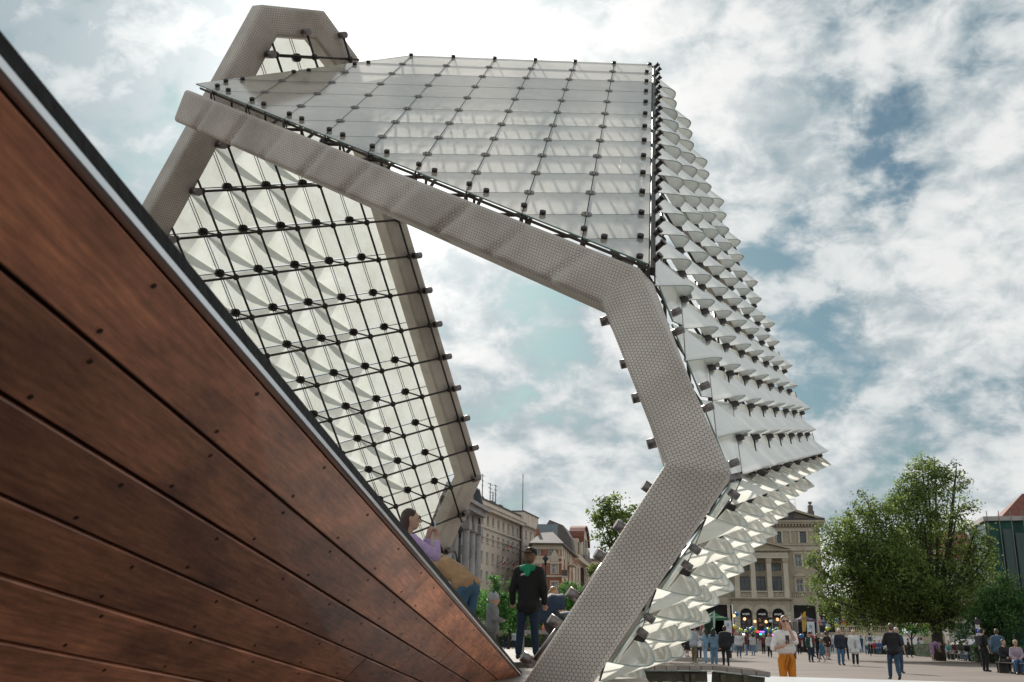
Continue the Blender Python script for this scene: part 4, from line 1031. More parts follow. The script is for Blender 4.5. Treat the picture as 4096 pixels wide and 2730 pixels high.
# ------------------------------------------------------------------ trees and hedges
def mat_leaf(name, c0, c1, tr):
    m = bpy.data.materials.new(name); m.use_nodes = True; t = m.node_tree; nn, lk = t.nodes, t.links; nn.clear()
    at = nn.new('ShaderNodeAttribute'); at.attribute_name = 'tone'
    mx = nn.new('ShaderNodeMix'); mx.data_type = 'RGBA'; lk.new(at.outputs['Fac'], mx.inputs[0]); mx.inputs[6].default_value = c0+(1,); mx.inputs[7].default_value = c1+(1,)
    df = nn.new('ShaderNodeBsdfPrincipled'); df.inputs['Roughness'].default_value = .55; df.inputs['Specular IOR Level'].default_value = .3
    tl = nn.new('ShaderNodeBsdfTranslucent'); lk.new(mx.outputs[2], df.inputs['Base Color']); lk.new(mx.outputs[2], tl.inputs[0])
    ms = nn.new('ShaderNodeMixShader'); ms.inputs[0].default_value = tr; lk.new(df.outputs[0], ms.inputs[1]); lk.new(tl.outputs[0], ms.inputs[2])
    o = nn.new('ShaderNodeOutputMaterial'); lk.new(ms.outputs[0], o.inputs[0]); return m
M['leafdark'] = mat_leaf('plane_leaf', (.045, .072, .026), (.27, .36, .088), .55)
M['leafgreen'] = mat_leaf('young_leaf', (.035, .11, .03), (.16, .37, .085), .5)
M['leafdeep'] = mat_leaf('deep_green_leaf', (.022, .06, .02), (.10, .21, .055), .45)
M['leafhedge'] = mat_leaf('hedge_leaf', (.018, .045, .010), (.06, .16, .03), .3)
M['bark'] = mat('bark', (.055, .045, .036), .9, 0, .4, 6, .5, 20)
def leaf_mesh(name, pts, size, m, tone=None):
    """many small folded leaves scattered through a volume: one mesh"""
    n = len(pts); pts = np.asarray(pts)
    a = rng.normal(size=(n, 3)); a /= np.linalg.norm(a, axis=1)[:, None]
    b = rng.normal(size=(n, 3)); b -= a*(a*b).sum(1)[:, None]; b /= np.linalg.norm(b, axis=1)[:, None]
    sz = size*rng.uniform(.6, 1.3, (n, 1)); a *= sz*.5; b *= sz*.32
    v = np.empty((n, 4, 3)); v[:, 0] = pts-a; v[:, 1] = pts+b; v[:, 2] = pts+a; v[:, 3] = pts-b
    me = bpy.data.meshes.new(name); me.vertices.add(n*4); me.vertices.foreach_set('co', v.ravel()); me.loops.add(n*4); me.loops.foreach_set('vertex_index', np.arange(n*4, dtype=np.int32))
    me.polygons.add(n); me.polygons.foreach_set('loop_start', np.arange(0, n*4, 4, dtype=np.int32)); me.polygons.foreach_set('loop_total', np.full(n, 4, dtype=np.int32))
    at = me.attributes.new('tone', 'FLOAT', 'FACE'); at.data.foreach_set('value', np.clip((np.asarray(tone) if tone is not None else .45)+rng.normal(0, .20, n), 0, 1).astype(np.float32))
    me.materials.append(m); me.update(); me.validate(); return me
def tree(name, label, base, trunk_h, tr, blobs, leaf, nleaf, size, group=None, twig=1.0, cat='tree', gap=.55):
    """blobs: (centre, radius, density). Limbs reach every blob; leaves sit in clumps on twigs, leaving gaps."""
    base = V(base); root = thing(name, label, cat, base, group); mb = MB()
    fork = base+V((random.uniform(-.1, .1), 0, trunk_h))
    mb.path([base-V((0, 0, .2)), base+V((0, 0, trunk_h*.5)), fork], [tr*1.25, tr, tr*.85], 9)
    tot = sum(b[1]**3*b[2] for b in blobs); pts = []; tones = []
    for c, r, dn in blobs:
        c = V(c); mid = fork.lerp(c, .5)+V((random.uniform(-.12, .12)*r, random.uniform(-.12, .12)*r, -.12*(c-fork).length+.2*r))
        mb.path([fork-V((0, 0, trunk_h*.15)), mid, c, c+V((random.uniform(-.3, .3), random.uniform(-.3, .3), .75))*r], [tr*.55, tr*.28, tr*.12, .012], 6)
        k = max(60, int(nleaf*(r**3*dn)/tot)); ncl = max(8, int(k/44))
        for _ in range(ncl):
            d = V((random.gauss(0, 1), random.gauss(0, 1), random.gauss(0, 1))).normalized(); q = c+d*(r*random.uniform(.25, 1)**.5*random.uniform(.85, 1.12))
            if noise.noise(q*(1.6/max(r, .6))) < -gap*.28: continue
            if random.random() < .30: mb.path([c.lerp(q, .25), c.lerp(q, .65)+V((0, 0, -.04*r)), q], [tr*.11*twig+.012, tr*.05*twig+.01, .006], 4)
            sp = (r*.10+size*.75)*random.uniform(.7, 1.3); tn_ = random.gauss(.48, .25)
            for _ in range(random.randint(30, 58)):
                tones.append(tn_); pts.append((q.x+random.gauss(0, sp), q.y+random.gauss(0, sp), q.z+random.gauss(0, sp*.75)))
    mb.build('trunk', M['bark'], root)
    link('crown', leaf_mesh('crown', pts, size, leaf, tones), root); return root
random.seed(21)
def blobs_px(lst, y, k=1.0):
    out = []
    for u, v, r, dn in lst:
        yy = y+random.uniform(-.5, .5)*r*y/FPX; out.append((aty(u, v, yy), r*y/FPX*k, dn))
    return out
tb = aty(3722, 2300, 68); tb.z = 0
tree('plane_tree', 'big spreading plane tree with airy olive green crown in front of the hall', tb, 3.0, .36, blobs_px([
    (3715, 1925, 85, .95), (3690, 1880, 55, .8), (3740, 1870, 45, .8), (3640, 1965, 70, .9), (3818, 1930, 62, .8), (3600, 2000, 60, .8), (3825, 1880, 40, .6), (3475, 2030, 65, .6), (3420, 2115, 80, .75), (3560, 2100, 100, .7), (3690, 2060, 100, .75), (3830, 2050, 80, .55), (3900, 2130, 75, .28), (3335, 2150, 75, .7),
    (3290, 2290, 78, .8), (3300, 2390, 62, .9), (3400, 2230, 105, .9), (3520, 2230, 120, .9), (3660, 2210, 120, .7), (3790, 2200, 100, .45), (3420, 2350, 100, 1), (3540, 2370, 110, 1), (3660, 2350, 120, .9), (3800, 2330, 110, .6), (3890, 2270, 80, .4),
    (3560, 2300, 150, 1), (3700, 2420, 110, .9), (3470, 2440, 80, 1), (3580, 2450, 70, .8), (3350, 2440, 60, .7), (3760, 2440, 90, .8), (3870, 2420, 80, .6), (3560, 2480, 45, .6), (3930, 2330, 85, .8), (3950, 2220, 60, .5), (3940, 2430, 75, .8), (4000, 2380, 60, .6), (3900, 2190, 70, .5)], 68), M['leafdark'], 115000, .165, gap=.85)
tree('plane_tree', 'tree with thin green crown rising behind the bent rim of the near wing', aty(2560, 2300, 74)*1.0-V((0, 0, aty(2560, 2300, 74).z)), 4.0, .35, blobs_px([
    (2440, 2080, 62, .7), (2410, 2130, 45, .6), (2480, 2030, 55, .7), (2425, 2010, 40, .4), (2520, 2100, 80, .8), (2600, 2150, 90, .8), (2400, 2050, 35, .4), (2640, 2300, 100, .8), (2560, 2260, 90, .8), (2700, 2380, 80, .7), (2440, 2190, 40, .5)], 74), M['leafdark'], 15000, .24)
tree('plane_tree', 'sparse young tree between the far pale house and the near wing', aty(2395, 2300, 150)-V((0, 0, aty(2395, 2300, 150).z)), 5, .25, blobs_px([(2385, 2265, 26, .7), (2400, 2290, 30, .8), (2365, 2282, 18, .6)], 150), M['leafdark'], 1800, .35)
sm = [(1895, [(1890, 2390, 42, 1), (1905, 2440, 55, 1), (1870, 2450, 50, 1), (1925, 2400, 30, .8)], 88, 'bushy young street tree below the tan jacket, leftmost of the row'),
      (1990, [(1985, 2370, 42, .9), (1960, 2420, 48, 1), (2015, 2420, 50, 1), (1975, 2325, 18, .5), (1990, 2470, 55, 1), (2050, 2340, 20, .4), (2045, 2395, 34, .8)], 84, 'bright green young street tree just left of the standing boy'),
      (2036, [(2040, 2450, 45, .9), (2080, 2440, 50, 1), (2020, 2500, 35, .8), (2070, 2490, 40, .8)], 92, 'young street tree with thin trunk behind the standing boy'),
      (2170, [(2165, 2400, 32, .9), (2160, 2450, 36, 1), (2185, 2430, 35, 1), (2150, 2520, 34, .9), (2175, 2500, 36, .9)], 92, 'green street tree between the boy and the dark pushchair hood'),
      (2300, [(2270, 2390, 36, .9), (2305, 2370, 34, .9), (2320, 2420, 40, 1), (2260, 2350, 18, .5), (2290, 2430, 40, .9)], 100, 'green street tree right of the brick corner house, by the rim')]
for u, bl, y, lab in sm:
    b_ = aty(u, 2500, y); b_.z = 0
    tree('street_tree', lab, b_, 1.6, .10, blobs_px(bl, y), M['leafgreen'], 6500, .20, 'young street trees on the left', gap=.5)
rt = aty(3990, 2500, 62); rt.z = 0
tree('street_tree', 'dark leafy tree in front of the green scaffold netting', rt, 1.8, .16, blobs_px([(3985, 2440, 75, 1), (4040, 2400, 80, .9), (3940, 2470, 60, .9), (4080, 2450, 70, 1), (4010, 2500, 70, .9), (3900, 2480, 50, .7), (4060, 2520, 60, .9), (4090, 2370, 40, .7), (3960, 2390, 50, .7), (4030, 2330, 40, .5), (3880, 2520, 40, .8), (3840, 2530, 34, .8), (3930, 2540, 40, .8), (4000, 2560, 40, .8), (4080, 2570, 40, .8)], 62), M['leafdeep'], 20000, .15, gap=.5)
bt = aty(3640, 2500, 96); bt.z = 0
tree('street_tree', 'small bright tree seen left of the plane tree trunk', bt, 1.5, .1, blobs_px([(3640, 2490, 40, .9), (3690, 2510, 36, .9), (3610, 2520, 26, .8), (3660, 2460, 22, .6)], 96), M['leafgreen'], 2600, .22)
def hedge(label, a, b, w, h, n):
    a, b = V(a), V(b); r = thing('hedge', label, 'hedge', (a+b)/2, 'clipped hedges'); d = (b-a); l = d.length; d.normalize(); s = V((-d.y, d.x, 0)); pts = []
    for _ in range(n):
        f = random.choice('tsse' if l > 2 else 'ts'); x, y, z = random.uniform(0, l), random.uniform(-w/2, w/2), random.uniform(.05, h)
        if f == 't': z = h
        elif f == 's': y = random.choice((-1, 1))*w/2
        else: x = random.choice((0, l))
        p = a+d*x+s*y+V((0, 0, z)); g = .035; pts.append((p.x+random.gauss(0, g), p.y+random.gauss(0, g), p.z+random.gauss(0, g)))
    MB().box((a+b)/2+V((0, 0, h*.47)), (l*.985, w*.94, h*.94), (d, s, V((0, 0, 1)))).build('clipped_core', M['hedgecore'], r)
    link('foliage', leaf_mesh('foliage', pts, .09, M['leafhedge']), r)
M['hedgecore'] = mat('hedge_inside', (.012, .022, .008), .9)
def g0(u, v): p = atz(u, v, 0); return V((p.x, p.y, 0))
hedge('clipped hedge behind the standing boy on the left', g0(1985, 2588), g0(2230, 2592), 1.2, 1.15, 4200)
hedge('clipped hedge behind the cyclist, along the white wall', g0(3490, 2616), g0(3680, 2622), 1.2, .85, 3000)
hedge('clipped hedge behind the row of seated people', g0(3690, 2626), g0(3900, 2640), 1.3, .95, 3500)
hedge('clipped hedge beside the standing man with rucksack, at right', g0(3925, 2648), g0(4150, 2664), 1.2, .95, 5000)
# ------------------------------------------------------------------ street lamps
M['lamp'] = mat('lamp_iron', (.03, .035, .035), .5, .4)
M['opal'] = mat('opal_glass', (.7, .7, .68), .3)
def lamp(label, u, vt, y, side):
    top = aty(u, vt, y); b = V((top.x, top.y, 0)); r = thing('street_lamp', label, 'street lamp', b, 'iron street lamps on the left'); h = top.z; k = h/9.5
    mb = MB(); mb.path([b, b+V((0, 0, .5)), b+V((0, 0, .9)), b+V((0, 0, h*.45)), b+V((0, 0, h*.46)), b+V((0, 0, h*.95))], [.32*k, .30*k, .16*k, .12*k, .16*k, .085*k], 10); mb.build('post', M['lamp'], r)
    mb = MB(); mb.path([b+V((0, 0, h*.86)), b+V((0, 0, h*.90)), b+V((0, 0, h*.93)), b+V((0, 0, h*.955)), b+V((0, 0, h))], [.10*k, .12*k, .34*k, .12*k, .03*k], 10); mb.build('finial', M['lamp'], r)
    arm = [b+V((side*x*k, -.2, h*.62+z*k)) for x, z in ((0, 0), (.25, 1.1), (.7, 1.7), (1.4, 1.95), (2.1, 2.0))]
    MB().path(arm, .07*k, 6).build('arm', M['lamp'], r)
    e = arm[-1]; hd = MB().path([e+V((0, 0, .1)), e-V((0, 0, .15)), e-V((0, 0, .45))], [.1*k, .25*k, .32*k], 10).build('lamp_shade', M['lamp'], r)
    MB().ell(e-V((0, 0, .5)), (.26*k, .26*k, .16*k)).build('globe', M['opal'], hd)
lamp('tall iron street lamp in front of the grey pilastered house', 1841, 2083, 84, -1)
lamp('iron street lamp with curved arm in front of the brick corner house', 2182, 2208, 90, -1)
# ------------------------------------------------------------------ people
_cl = {}
def cloth(c, rough=.85):
    k = (tuple(round(x, 3) for x in c), rough)
    if k not in _cl: _cl[k] = mat('cloth_%d' % len(_cl), c, rough, 0, .22, 9, .35, 16)
    return _cl[k]
def skinm(c=(.50, .30, .215)):
    k = ('skin', c)
    if k not in _cl: _cl[k] = mat('skin_%d' % len(_cl), c, .5, 0, .08, 12)
    return _cl[k]
def hairm(c):
    k = ('hair', c)
    if k not in _cl: _cl[k] = mat('hair_%d' % len(_cl), c, .5, 0, .4, 30, .5, 60)
    return _cl[k]
def remesh(o, vox, sm=3):
    md = o.modifiers.new('Remesh', 'REMESH'); md.mode = 'VOXEL'; md.voxel_size = vox; md.use_smooth_shade = True
    if sm: s = o.modifiers.new('Smooth', 'SMOOTH'); s.iterations = sm; s.factor = .5
BASE = dict(pel=(0, 0, .52), wai=(0, 0, .61), che=(0, .008, .735), nek=(0, 0, .815), hed=(0, .012, .925),
            hipL=(-.052, 0, .505), hipR=(.052, 0, .505), knL=(-.056, .012, .285), knR=(.056, .012, .285), anL=(-.056, -.006, .045), anR=(.056, -.006, .045),
            toL=(-.062, .082, .020), toR=(.062, .082, .020), shL=(-.103, 0, .79), shR=(.103, 0, .79), elL=(-.137, -.012, .62), elR=(.137, -.012, .62),
            wrL=(-.142, .03, .475), wrR=(.142, .03, .475), haL=(-.140, .045, .425), haR=(.140, .045, .425))
POSES = {
 'stand': {},
 'walk': dict(knL=(-.05, .085, .295), anL=(-.05, .115, .05), toL=(-.055, .2, .035), knR=(.05, -.02, .285), anR=(.05, -.12, .075), toR=(.055, -.045, .02), elL=(-.135, -.06, .625), wrL=(-.13, -.06, .48), haL=(-.13, -.05, .43), elR=(.135, .04, .625), wrR=(.125, .12, .49), haR=(.12, .15, .445)),
 'sit': dict(pel=(0, 0, .30), wai=(0, .0, .385), che=(0, .02, .51), nek=(0, .03, .59), hed=(0, .05, .70), hipL=(-.052, .02, .285), hipR=(.052, .02, .285), knL=(-.06, .25, .295), knR=(.06, .25, .295), anL=(-.06, .26, .05), anR=(.06, .27, .05), toL=(-.065, .35, .02), toR=(.065, .36, .02),
             shL=(-.10, .02, .565), shR=(.10, .02, .565), elL=(-.13, .06, .41), elR=(.13, .06, .41), wrL=(-.06, .18, .36), wrR=(.06, .18, .36), haL=(-.03, .21, .355), haR=(.03, .21, .355)),
 'phone': dict(elR=(.13, .05, .63), wrR=(.05, .15, .70), haR=(.03, .16, .74)),
 'hips': dict(elL=(-.20, -.03, .64), wrL=(-.10, .02, .545), haL=(-.08, .04, .53), elR=(.20, -.03, .64), wrR=(.10, .02, .545), haR=(.08, .04, .53)),
 'cross': dict(elL=(-.15, .03, .62), wrL=(.02, .11, .65), haL=(.06, .10, .655), elR=(.15, .03, .62), wrR=(-.02, .12, .63), haR=(-.06, .11, .635)),
 'armup': dict(elR=(.16, .05, .86), wrR=(.14, .06, 1.0), haR=(.14, .06, 1.05)),
 'bow': dict(che=(0, .16, .66), nek=(0, .25, .66), hed=(0, .33, .63), shL=(-.10, .22, .65), shR=(.10, .22, .65), elL=(-.12, .25, .49), elR=(.12, .25, .49), wrL=(-.08, .30, .38), wrR=(.08, .30, .38), haL=(-.07, .32, .34), haR=(.07, .32, .34)),
 'guitar': dict(elL=(-.19, .03, .66), wrL=(-.22, .14, .66), haL=(-.23, .16, .67), elR=(.16, .0, .63), wrR=(.06, .12, .56), haR=(.04, .13, .55)),
 'ride': dict(pel=(0, 0, .60), wai=(0, .02, .69), che=(0, .09, .80), nek=(0, .13, .87), hed=(0, .17, .975), hipL=(-.05, 0, .585), hipR=(.05, 0, .585), knL=(-.06, .17, .44), knR=(.06, .13, .37), anL=(-.06, .07, .25), anR=(.06, .04, .17), toL=(-.06, .15, .23), toR=(.06, .12, .15), shL=(-.10, .12, .845), shR=(.10, .12, .845), elL=(-.13, .22, .74), elR=(.13, .22, .74), wrL=(-.13, .34, .68), wrR=(.13, .34, .68), haL=(-.13, .37, .68), haR=(.13, .37, .68)),
}
def hand(mb, w, d, nrm, side, s, curl=.5):
    """palm, four fingers, thumb; side = direction towards the thumb"""
    d, nrm, side = d.normalized(), nrm.normalized(), side.normalized()
    kn = w+d*(.085*s)
    for q in range(5): mb.cap(w+side*((q-2)*.013*s), kn+side*((q-2)*.0165*s), .012*s, .0105*s, 7)
    for q, l in enumerate((.068, .076, .082, .074)[::-1] if False else (.058, .072, .078, .070)):
        a = kn+side*((q-1.5)*.0185*s); b = a+(d*math.cos(curl*.7)+nrm*math.sin(curl*.7))*(l*.5*s); c = b+(d*math.cos(curl*1.9)+nrm*math.sin(curl*1.9))*(l*.5*s)
        mb.cap(a, b, .0088*s, .0082*s, 7); mb.cap(b, c, .0082*s, .0066*s, 7)
    a = w+d*(.025*s)+side*(.022*s); b = a+(d*.6+side*.7+nrm*.25)*(.04*s); c = b+(d*.85+side*.15+nrm*.4)*(.032*s)
    mb.cap(a, b, .0115*s, .010*s, 7); mb.cap(b, c, .0095*s, .0075*s, 7)
def person(label, loc, face, H=1.72, pose='stand', top=(.1, .1, .12), sleeve=1.0, bot=('trousers', (.05, .07, .12)), hair=('short', (.05, .03, .02)), shoes=(.02, .02, .02),
           group=None, over=None, fat=1.0, vox=.024, hs=1.0, hem=.50, skin=(.50, .30, .215), puff=.014, extra=None, fine=False, hood=None, roll=0, neckline=.80, shell=None):
    loc = V(loc); f = V((math.sin(R(face)), math.cos(R(face)), 0)); r = V((f.y, -f.x, 0))
    J = dict(BASE)
    for ps in (pose.split('+')): J.update(POSES[ps])
    if over: J.update(over)
    def w(p): return loc+r*(p[0]*H)+f*(p[1]*H)+V((0, 0, p[2]*H))
    j = {k: w(J[k]) for k in BASE}
    lb = (BASE['hed'] == J['hed']); root = thing('person', label, 'person', loc, group); up = (j['hed']-j['nek']).normalized()
    sk = skinm(skin); F_ = fat*H
    hd = j['hed']
    hf = f.copy()
    if 'look' in (over or {}): a = over['look']; hf = V((math.sin(R(a)), math.cos(R(a)), 0))
    hu = (up-hf*up.dot(hf)).normalized() if abs(up.dot(hf)) < .9 else up.orthogonal(); hr = hf.cross(hu).normalized()
    hx_ = (hr, hf, hu)
    b = MB()
    rad = dict(t0=.072*F_, t1=.062*F_, t2=.075*F_)
    for s_ in (-1, 1):
        o1, o2, o3 = r*(s_*.034*F_), r*(s_*.026*F_), r*(s_*.036*F_)
        b.cap(j['pel']+o1, j['wai']+o2, rad['t0']*.86, rad['t1']*.9); b.cap(j['wai']+o2, j['che']+o3, rad['t1']*.9, rad['t2']*.88)
    b.cap(j['shL'].lerp(j['shR'], .18), j['shL'].lerp(j['shR'], .82), .040*F_, .040*F_); b.cap(j['che'], j['nek'], .045*F_, .032*H); b.cap(j['nek'], hd-up*(.02*H), .030*H, .031*H)
    b.ell(hd, (.046*H*hs, .056*H*hs, .064*H*hs), 14, 10, hx_); b.ell(hd+hf*(.022*H*hs)-hu*(.034*H*hs), (.030*H*hs, .030*H*hs, .032*H*hs), 10, 8, hx_)
    b.cap(hd+hf*(.052*H*hs)+hu*(.006*H*hs), hd+hf*(.066*H*hs)-hu*(.012*H*hs), .006*H*hs, .009*H*hs, 6)
    for s_ in (-1, 1): b.ell(hd+hr*(s_*.048*H*hs)-hu*(.002*H*hs), (.007*H*hs, .013*H*hs, .018*H*hs), 8, 6, hx_)
    for s_, L_ in ((-1, 'L'), (1, 'R')):
        b.cap(j['sh'+L_], j['el'+L_], .031*F_, .025*F_); b.cap(j['el'+L_], j['wr'+L_], .0245*F_, .017*F_)
        if fine:
            d = j['ha'+L_]-j['wr'+L_]; hd_ = d.normalized(); nr = (over or {}).get('palm'+L_); nr = V(nr) if nr else (f*1.0-hd_*f.dot(hd_) if abs(hd_.z) < .9 else -r*s_)
            nr = (nr-hd_*nr.dot(hd_)).normalized(); th = (over or {}).get('thumb'+L_, 1)
            hand(b, j['wr'+L_], d, nr, hd_.cross(nr)*th, H/1.72*1.0, (over or {}).get('curl'+L_, .5))
        else: b.cap(j['wr'+L_], j['ha'+L_], .017*F_, .021*F_)
        b.cap(j['hip'+L_], j['kn'+L_], .052*F_, .036*F_); b.cap(j['kn'+L_], j['an'+L_], .036*F_, .022*F_); b.cap(j['an'+L_], j['to'+L_], .022*F_, .016*F_)
    body = b.build('body', sk, root); remesh(body, min(vox, .0085) if fine else vox)
    # eyes and mouth
    e = MB()
    for s_ in (-1, 1): e.ell(hd+hr*(s_*.019*H*hs)+hf*(.0495*H*hs)+hu*(.006*H*hs), (.0085*H*hs, .004*H*hs, .005*H*hs), 7, 5, hx_)
    e.build('eyes', cloth((.02, .015, .012), .3), body)
    e = MB().ell(hd+hf*(.0535*H*hs)-hu*(.032*H*hs), (.014*H*hs, .004*H*hs, .004*H*hs), 7, 5, hx_).build('mouth', skinm((.33, .10, .085)), body)
    # top
    t = MB(); pf = puff*H/1.72
    hp = j['pel']+(j['wai']-j['pel']).normalized()*((hem-.52)*H)
    for s_ in (-1, 1):
        o1, o2, o3 = r*(s_*.040*F_), r*(s_*.032*F_), r*(s_*.042*F_)
        t.cap(j['wai']+o2, hp+o1, rad['t1']*.9+pf*1.1, rad['t0']*.84+pf*1.2); t.cap(j['wai']+o2, j['che']+o3, rad['t1']*.9+pf*1.1, rad['t2']*.86+pf)
        t.cap(hp+o1*1.25-f*(.02*F_), hp+o1*1.25+f*(.02*F_), rad['t0']*.80+pf*1.2, rad['t0']*.80+pf*1.2)
    t.cap(j['wai'], hp, rad['t1']+pf*1.3, rad['t0']+pf*1.5); t.cap(j['wai'], j['che'], rad['t1']+pf*1.3, rad['t2']+pf)
    t.cap(hp-r*(.05*F_), hp+r*(.05*F_), rad['t0']*.84+pf*1.2, rad['t0']*.84+pf*1.2)
    t.cap(j['shL'].lerp(j['shR'], .12), j['shL'].lerp(j['shR'], .88), .040*F_+pf, .040*F_+pf); t.cap(j['che'], j['nek']-up*(.02*H), .05*F_+pf, .032*H+pf*.6)
    if hood: t.ell(j['nek']-f*(.03*H), (.055*H, .04*H, .03*H), 10, 7, (r, f, V((0, 0, 1))))
    if sleeve > 0:
        for L_ in 'LR':
            a, m_, c = j['sh'+L_], j['el'+L_], j['wr'+L_]
            if sleeve <= .5: t.cap(a, a.lerp(m_, sleeve*2), .031*F_+pf, .027*F_+pf)
            else: t.cap(a, m_, .031*F_+pf, .026*F_+pf); t.cap(m_, m_.lerp(c, (sleeve-.5)*2*.96), .026*F_+pf, .019*F_+pf*.9)
    tp = t.build('top' if shell is None else 'jacket', cloth(top), root); remesh(tp, vox*.85, 2)
    if shell:
        t = MB(); c = j['che']; t.cap(j['nek']-up*(.04*H)+f*(.062*F_), j['pel']+f*(.070*F_+pf), .030*H, .040*H); o = t.build('shirt', cloth(shell), root); remesh(o, vox*.8, 2)
    if hood and hood is not True:
        t = MB(); nk = j['nek']-up*(.012*H)
        for q in range(12):
            a, c = 2*math.pi*q/12, 2*math.pi*(q+1)/12
            pt = lambda z: nk+r*(math.sin(z)*.058*H)+f*(math.cos(z)*.052*H)+V((0, 0, (.012-.022*math.cos(z)*-1 if False else .006*math.cos(z+math.pi))*H))
            t.cap(pt(a), pt(c), .022*H+(.012*H if math.cos(a) < 0 else 0), .022*H+(.012*H if math.cos(c) < 0 else 0))
        t.cap(nk-f*(.05*H)+V((0, 0, .01*H)), nk-f*(.068*H)-V((0, 0, .045*H)), .042*H, .030*H)
        o = t.build('hood', cloth(hood), root); remesh(o, vox*.85, 2)
    # bottoms
    kd, bc = bot; t = MB(); pb = .010*H/1.72
    t.cap(j['pel'], j['pel'].lerp(j['wai'], .45), rad['t0']*.95+pb*1.1, rad['t1']*.9+pb*.4)
    for s_ in (-1, 1): t.cap(j['pel']+r*(s_*.036*F_), j['pel'].lerp(j['wai'], .6)+r*(s_*.028*F_), rad['t0']*.86+pb, rad['t1']*.86+pb*.5)
    for L_ in 'LR':
        hp_, kn, an = j['hip'+L_], j['kn'+L_], j['an'+L_]
        if kd in ('trousers', 'leggings', 'wide'):
            g = {'trousers': 1.0, 'leggings': .35, 'wide': 2.2}[kd]*pb
            t.cap(hp_, kn, .052*F_+g, .037*F_+g); t.cap(kn, kn.lerp(an, .93), .037*F_+g, .026*F_+g*1.25)
        elif kd == 'shorts': t.cap(hp_, hp_.lerp(kn, .85), .054*F_+pb, .046*F_+pb*1.8)
        else: t.cap(hp_, hp_.lerp(kn, .8), .058*F_+pb, .066*F_+pb)
    if kd == 'skirt': t.cap(j['pel'], j['knL'].lerp(j['knR'], .5).lerp(j['pel'], .3), .075*F_, .085*F_)
    o = t.build({'shorts': 'shorts', 'skirt': 'skirt', 'leggings': 'leggings'}.get(kd, 'trousers'), cloth(bc), root); remesh(o, vox*.85, 2)
    for L_ in 'LR':
        t = MB(); a, c = j['an'+L_], j['to'+L_]; t.cap(a-V((0, 0, .012*H)), c, .026*F_, .022*F_); t.cap(a-V((0, 0, .02*H))-(c-a)*.15, c, .021*F_, .02*F_); o = t.build('shoe', cloth(shoes, .5), root); remesh(o, vox*.7, 1)
    # hair and hats
    hk, hc = hair[0], hair[1]
    if hk != 'none':
        t = MB(); q = H*hs
        if hk in ('short', 'curly', 'long', 'bun', 'cap', 'beanie', 'bob'):
            if hk not in ('beanie',):
                big = 1.32 if hk == 'curly' else 1.0
                t.ell(hd-hf*(.012*q)+hu*(.016*q), (.0505*q*big, .056*q*big, .060*q*big), 14, 9, hx_)
                t.ell(hd-hf*(.022*q)-hu*(.012*q), (.047*q*big, .040*q*big, .045*q*big), 12, 8, hx_)
            if hk in ('long', 'bob'):
                ln = .30 if hk == 'long' else .09; back = j['nek'].lerp(j['wai'], .0)
                ln = (over or {}).get('hairlen', ln)
                for sx_ in (-.028, 0, .028):
                    p0 = hd-hf*(.035*q)+hr*(sx_*q); p1 = hd-hf*(.050*q)-hu*(.10*q)+hr*(sx_*1.3*q); dn = (over or {}).get('hairdir'); dn = V(dn).normalized() if dn else V((0, 0, -1))
                    t.cap(p0, p1, .034*q, .030*q); t.cap(p1, p1+dn*((ln-.10)*q)-f*(.012*q), .030*q, .014*q)
            if hk == 'bun': t.ell(hd-hf*(.06*q)+hu*(.035*q), .026*q)
            if hk in ('cap', 'beanie'):
                hc2 = hair[2] if len(hair) > 2 else hc
            o = t.build('hair', hairm(hc), root) if t.v else None
            if o: remesh(o, max(vox*.5, .007), 1)
        if hk == 'cap':
            t = MB(); t.ell(hd+hu*(.030*q)-hf*(.002*q), (.054*q, .062*q, .048*q), 14, 8, hx_); o = t.build('cap', cloth(hair[2]), root); remesh(o, max(vox*.45, .006), 1)
            bd = -hf if (over or {}).get('capback') else hf
            t = MB(); c = hd+hu*(.026*q)+bd*(.055*q); t.prism([c+hr*(-.042*q), c+hr*(-.030*q)+bd*(.045*q), c+bd*(.055*q), c+hr*(.030*q)+bd*(.045*q), c+hr*(.042*q)], hu*(.006*q)); t.build('cap_peak', cloth(hair[2]), o)
        if hk == 'beanie':
            t = MB(); t.ell(hd+hu*(.022*q)-hf*(.006*q), (.056*q, .064*q, .062*q), 14, 9, hx_); o = t.build('beanie', cloth(hair[2]), root); remesh(o, max(vox*.5, .006), 1)
            for s_ in (-1, 1): MB().ell(hd+hu*(.075*q)+hr*(s_*.035*q), .012*q).build('bobble', cloth((.03, .03, .035)), o)
    if extra: extra(root, j, f, r, H, hd, (hr, hf, hu))
    return root
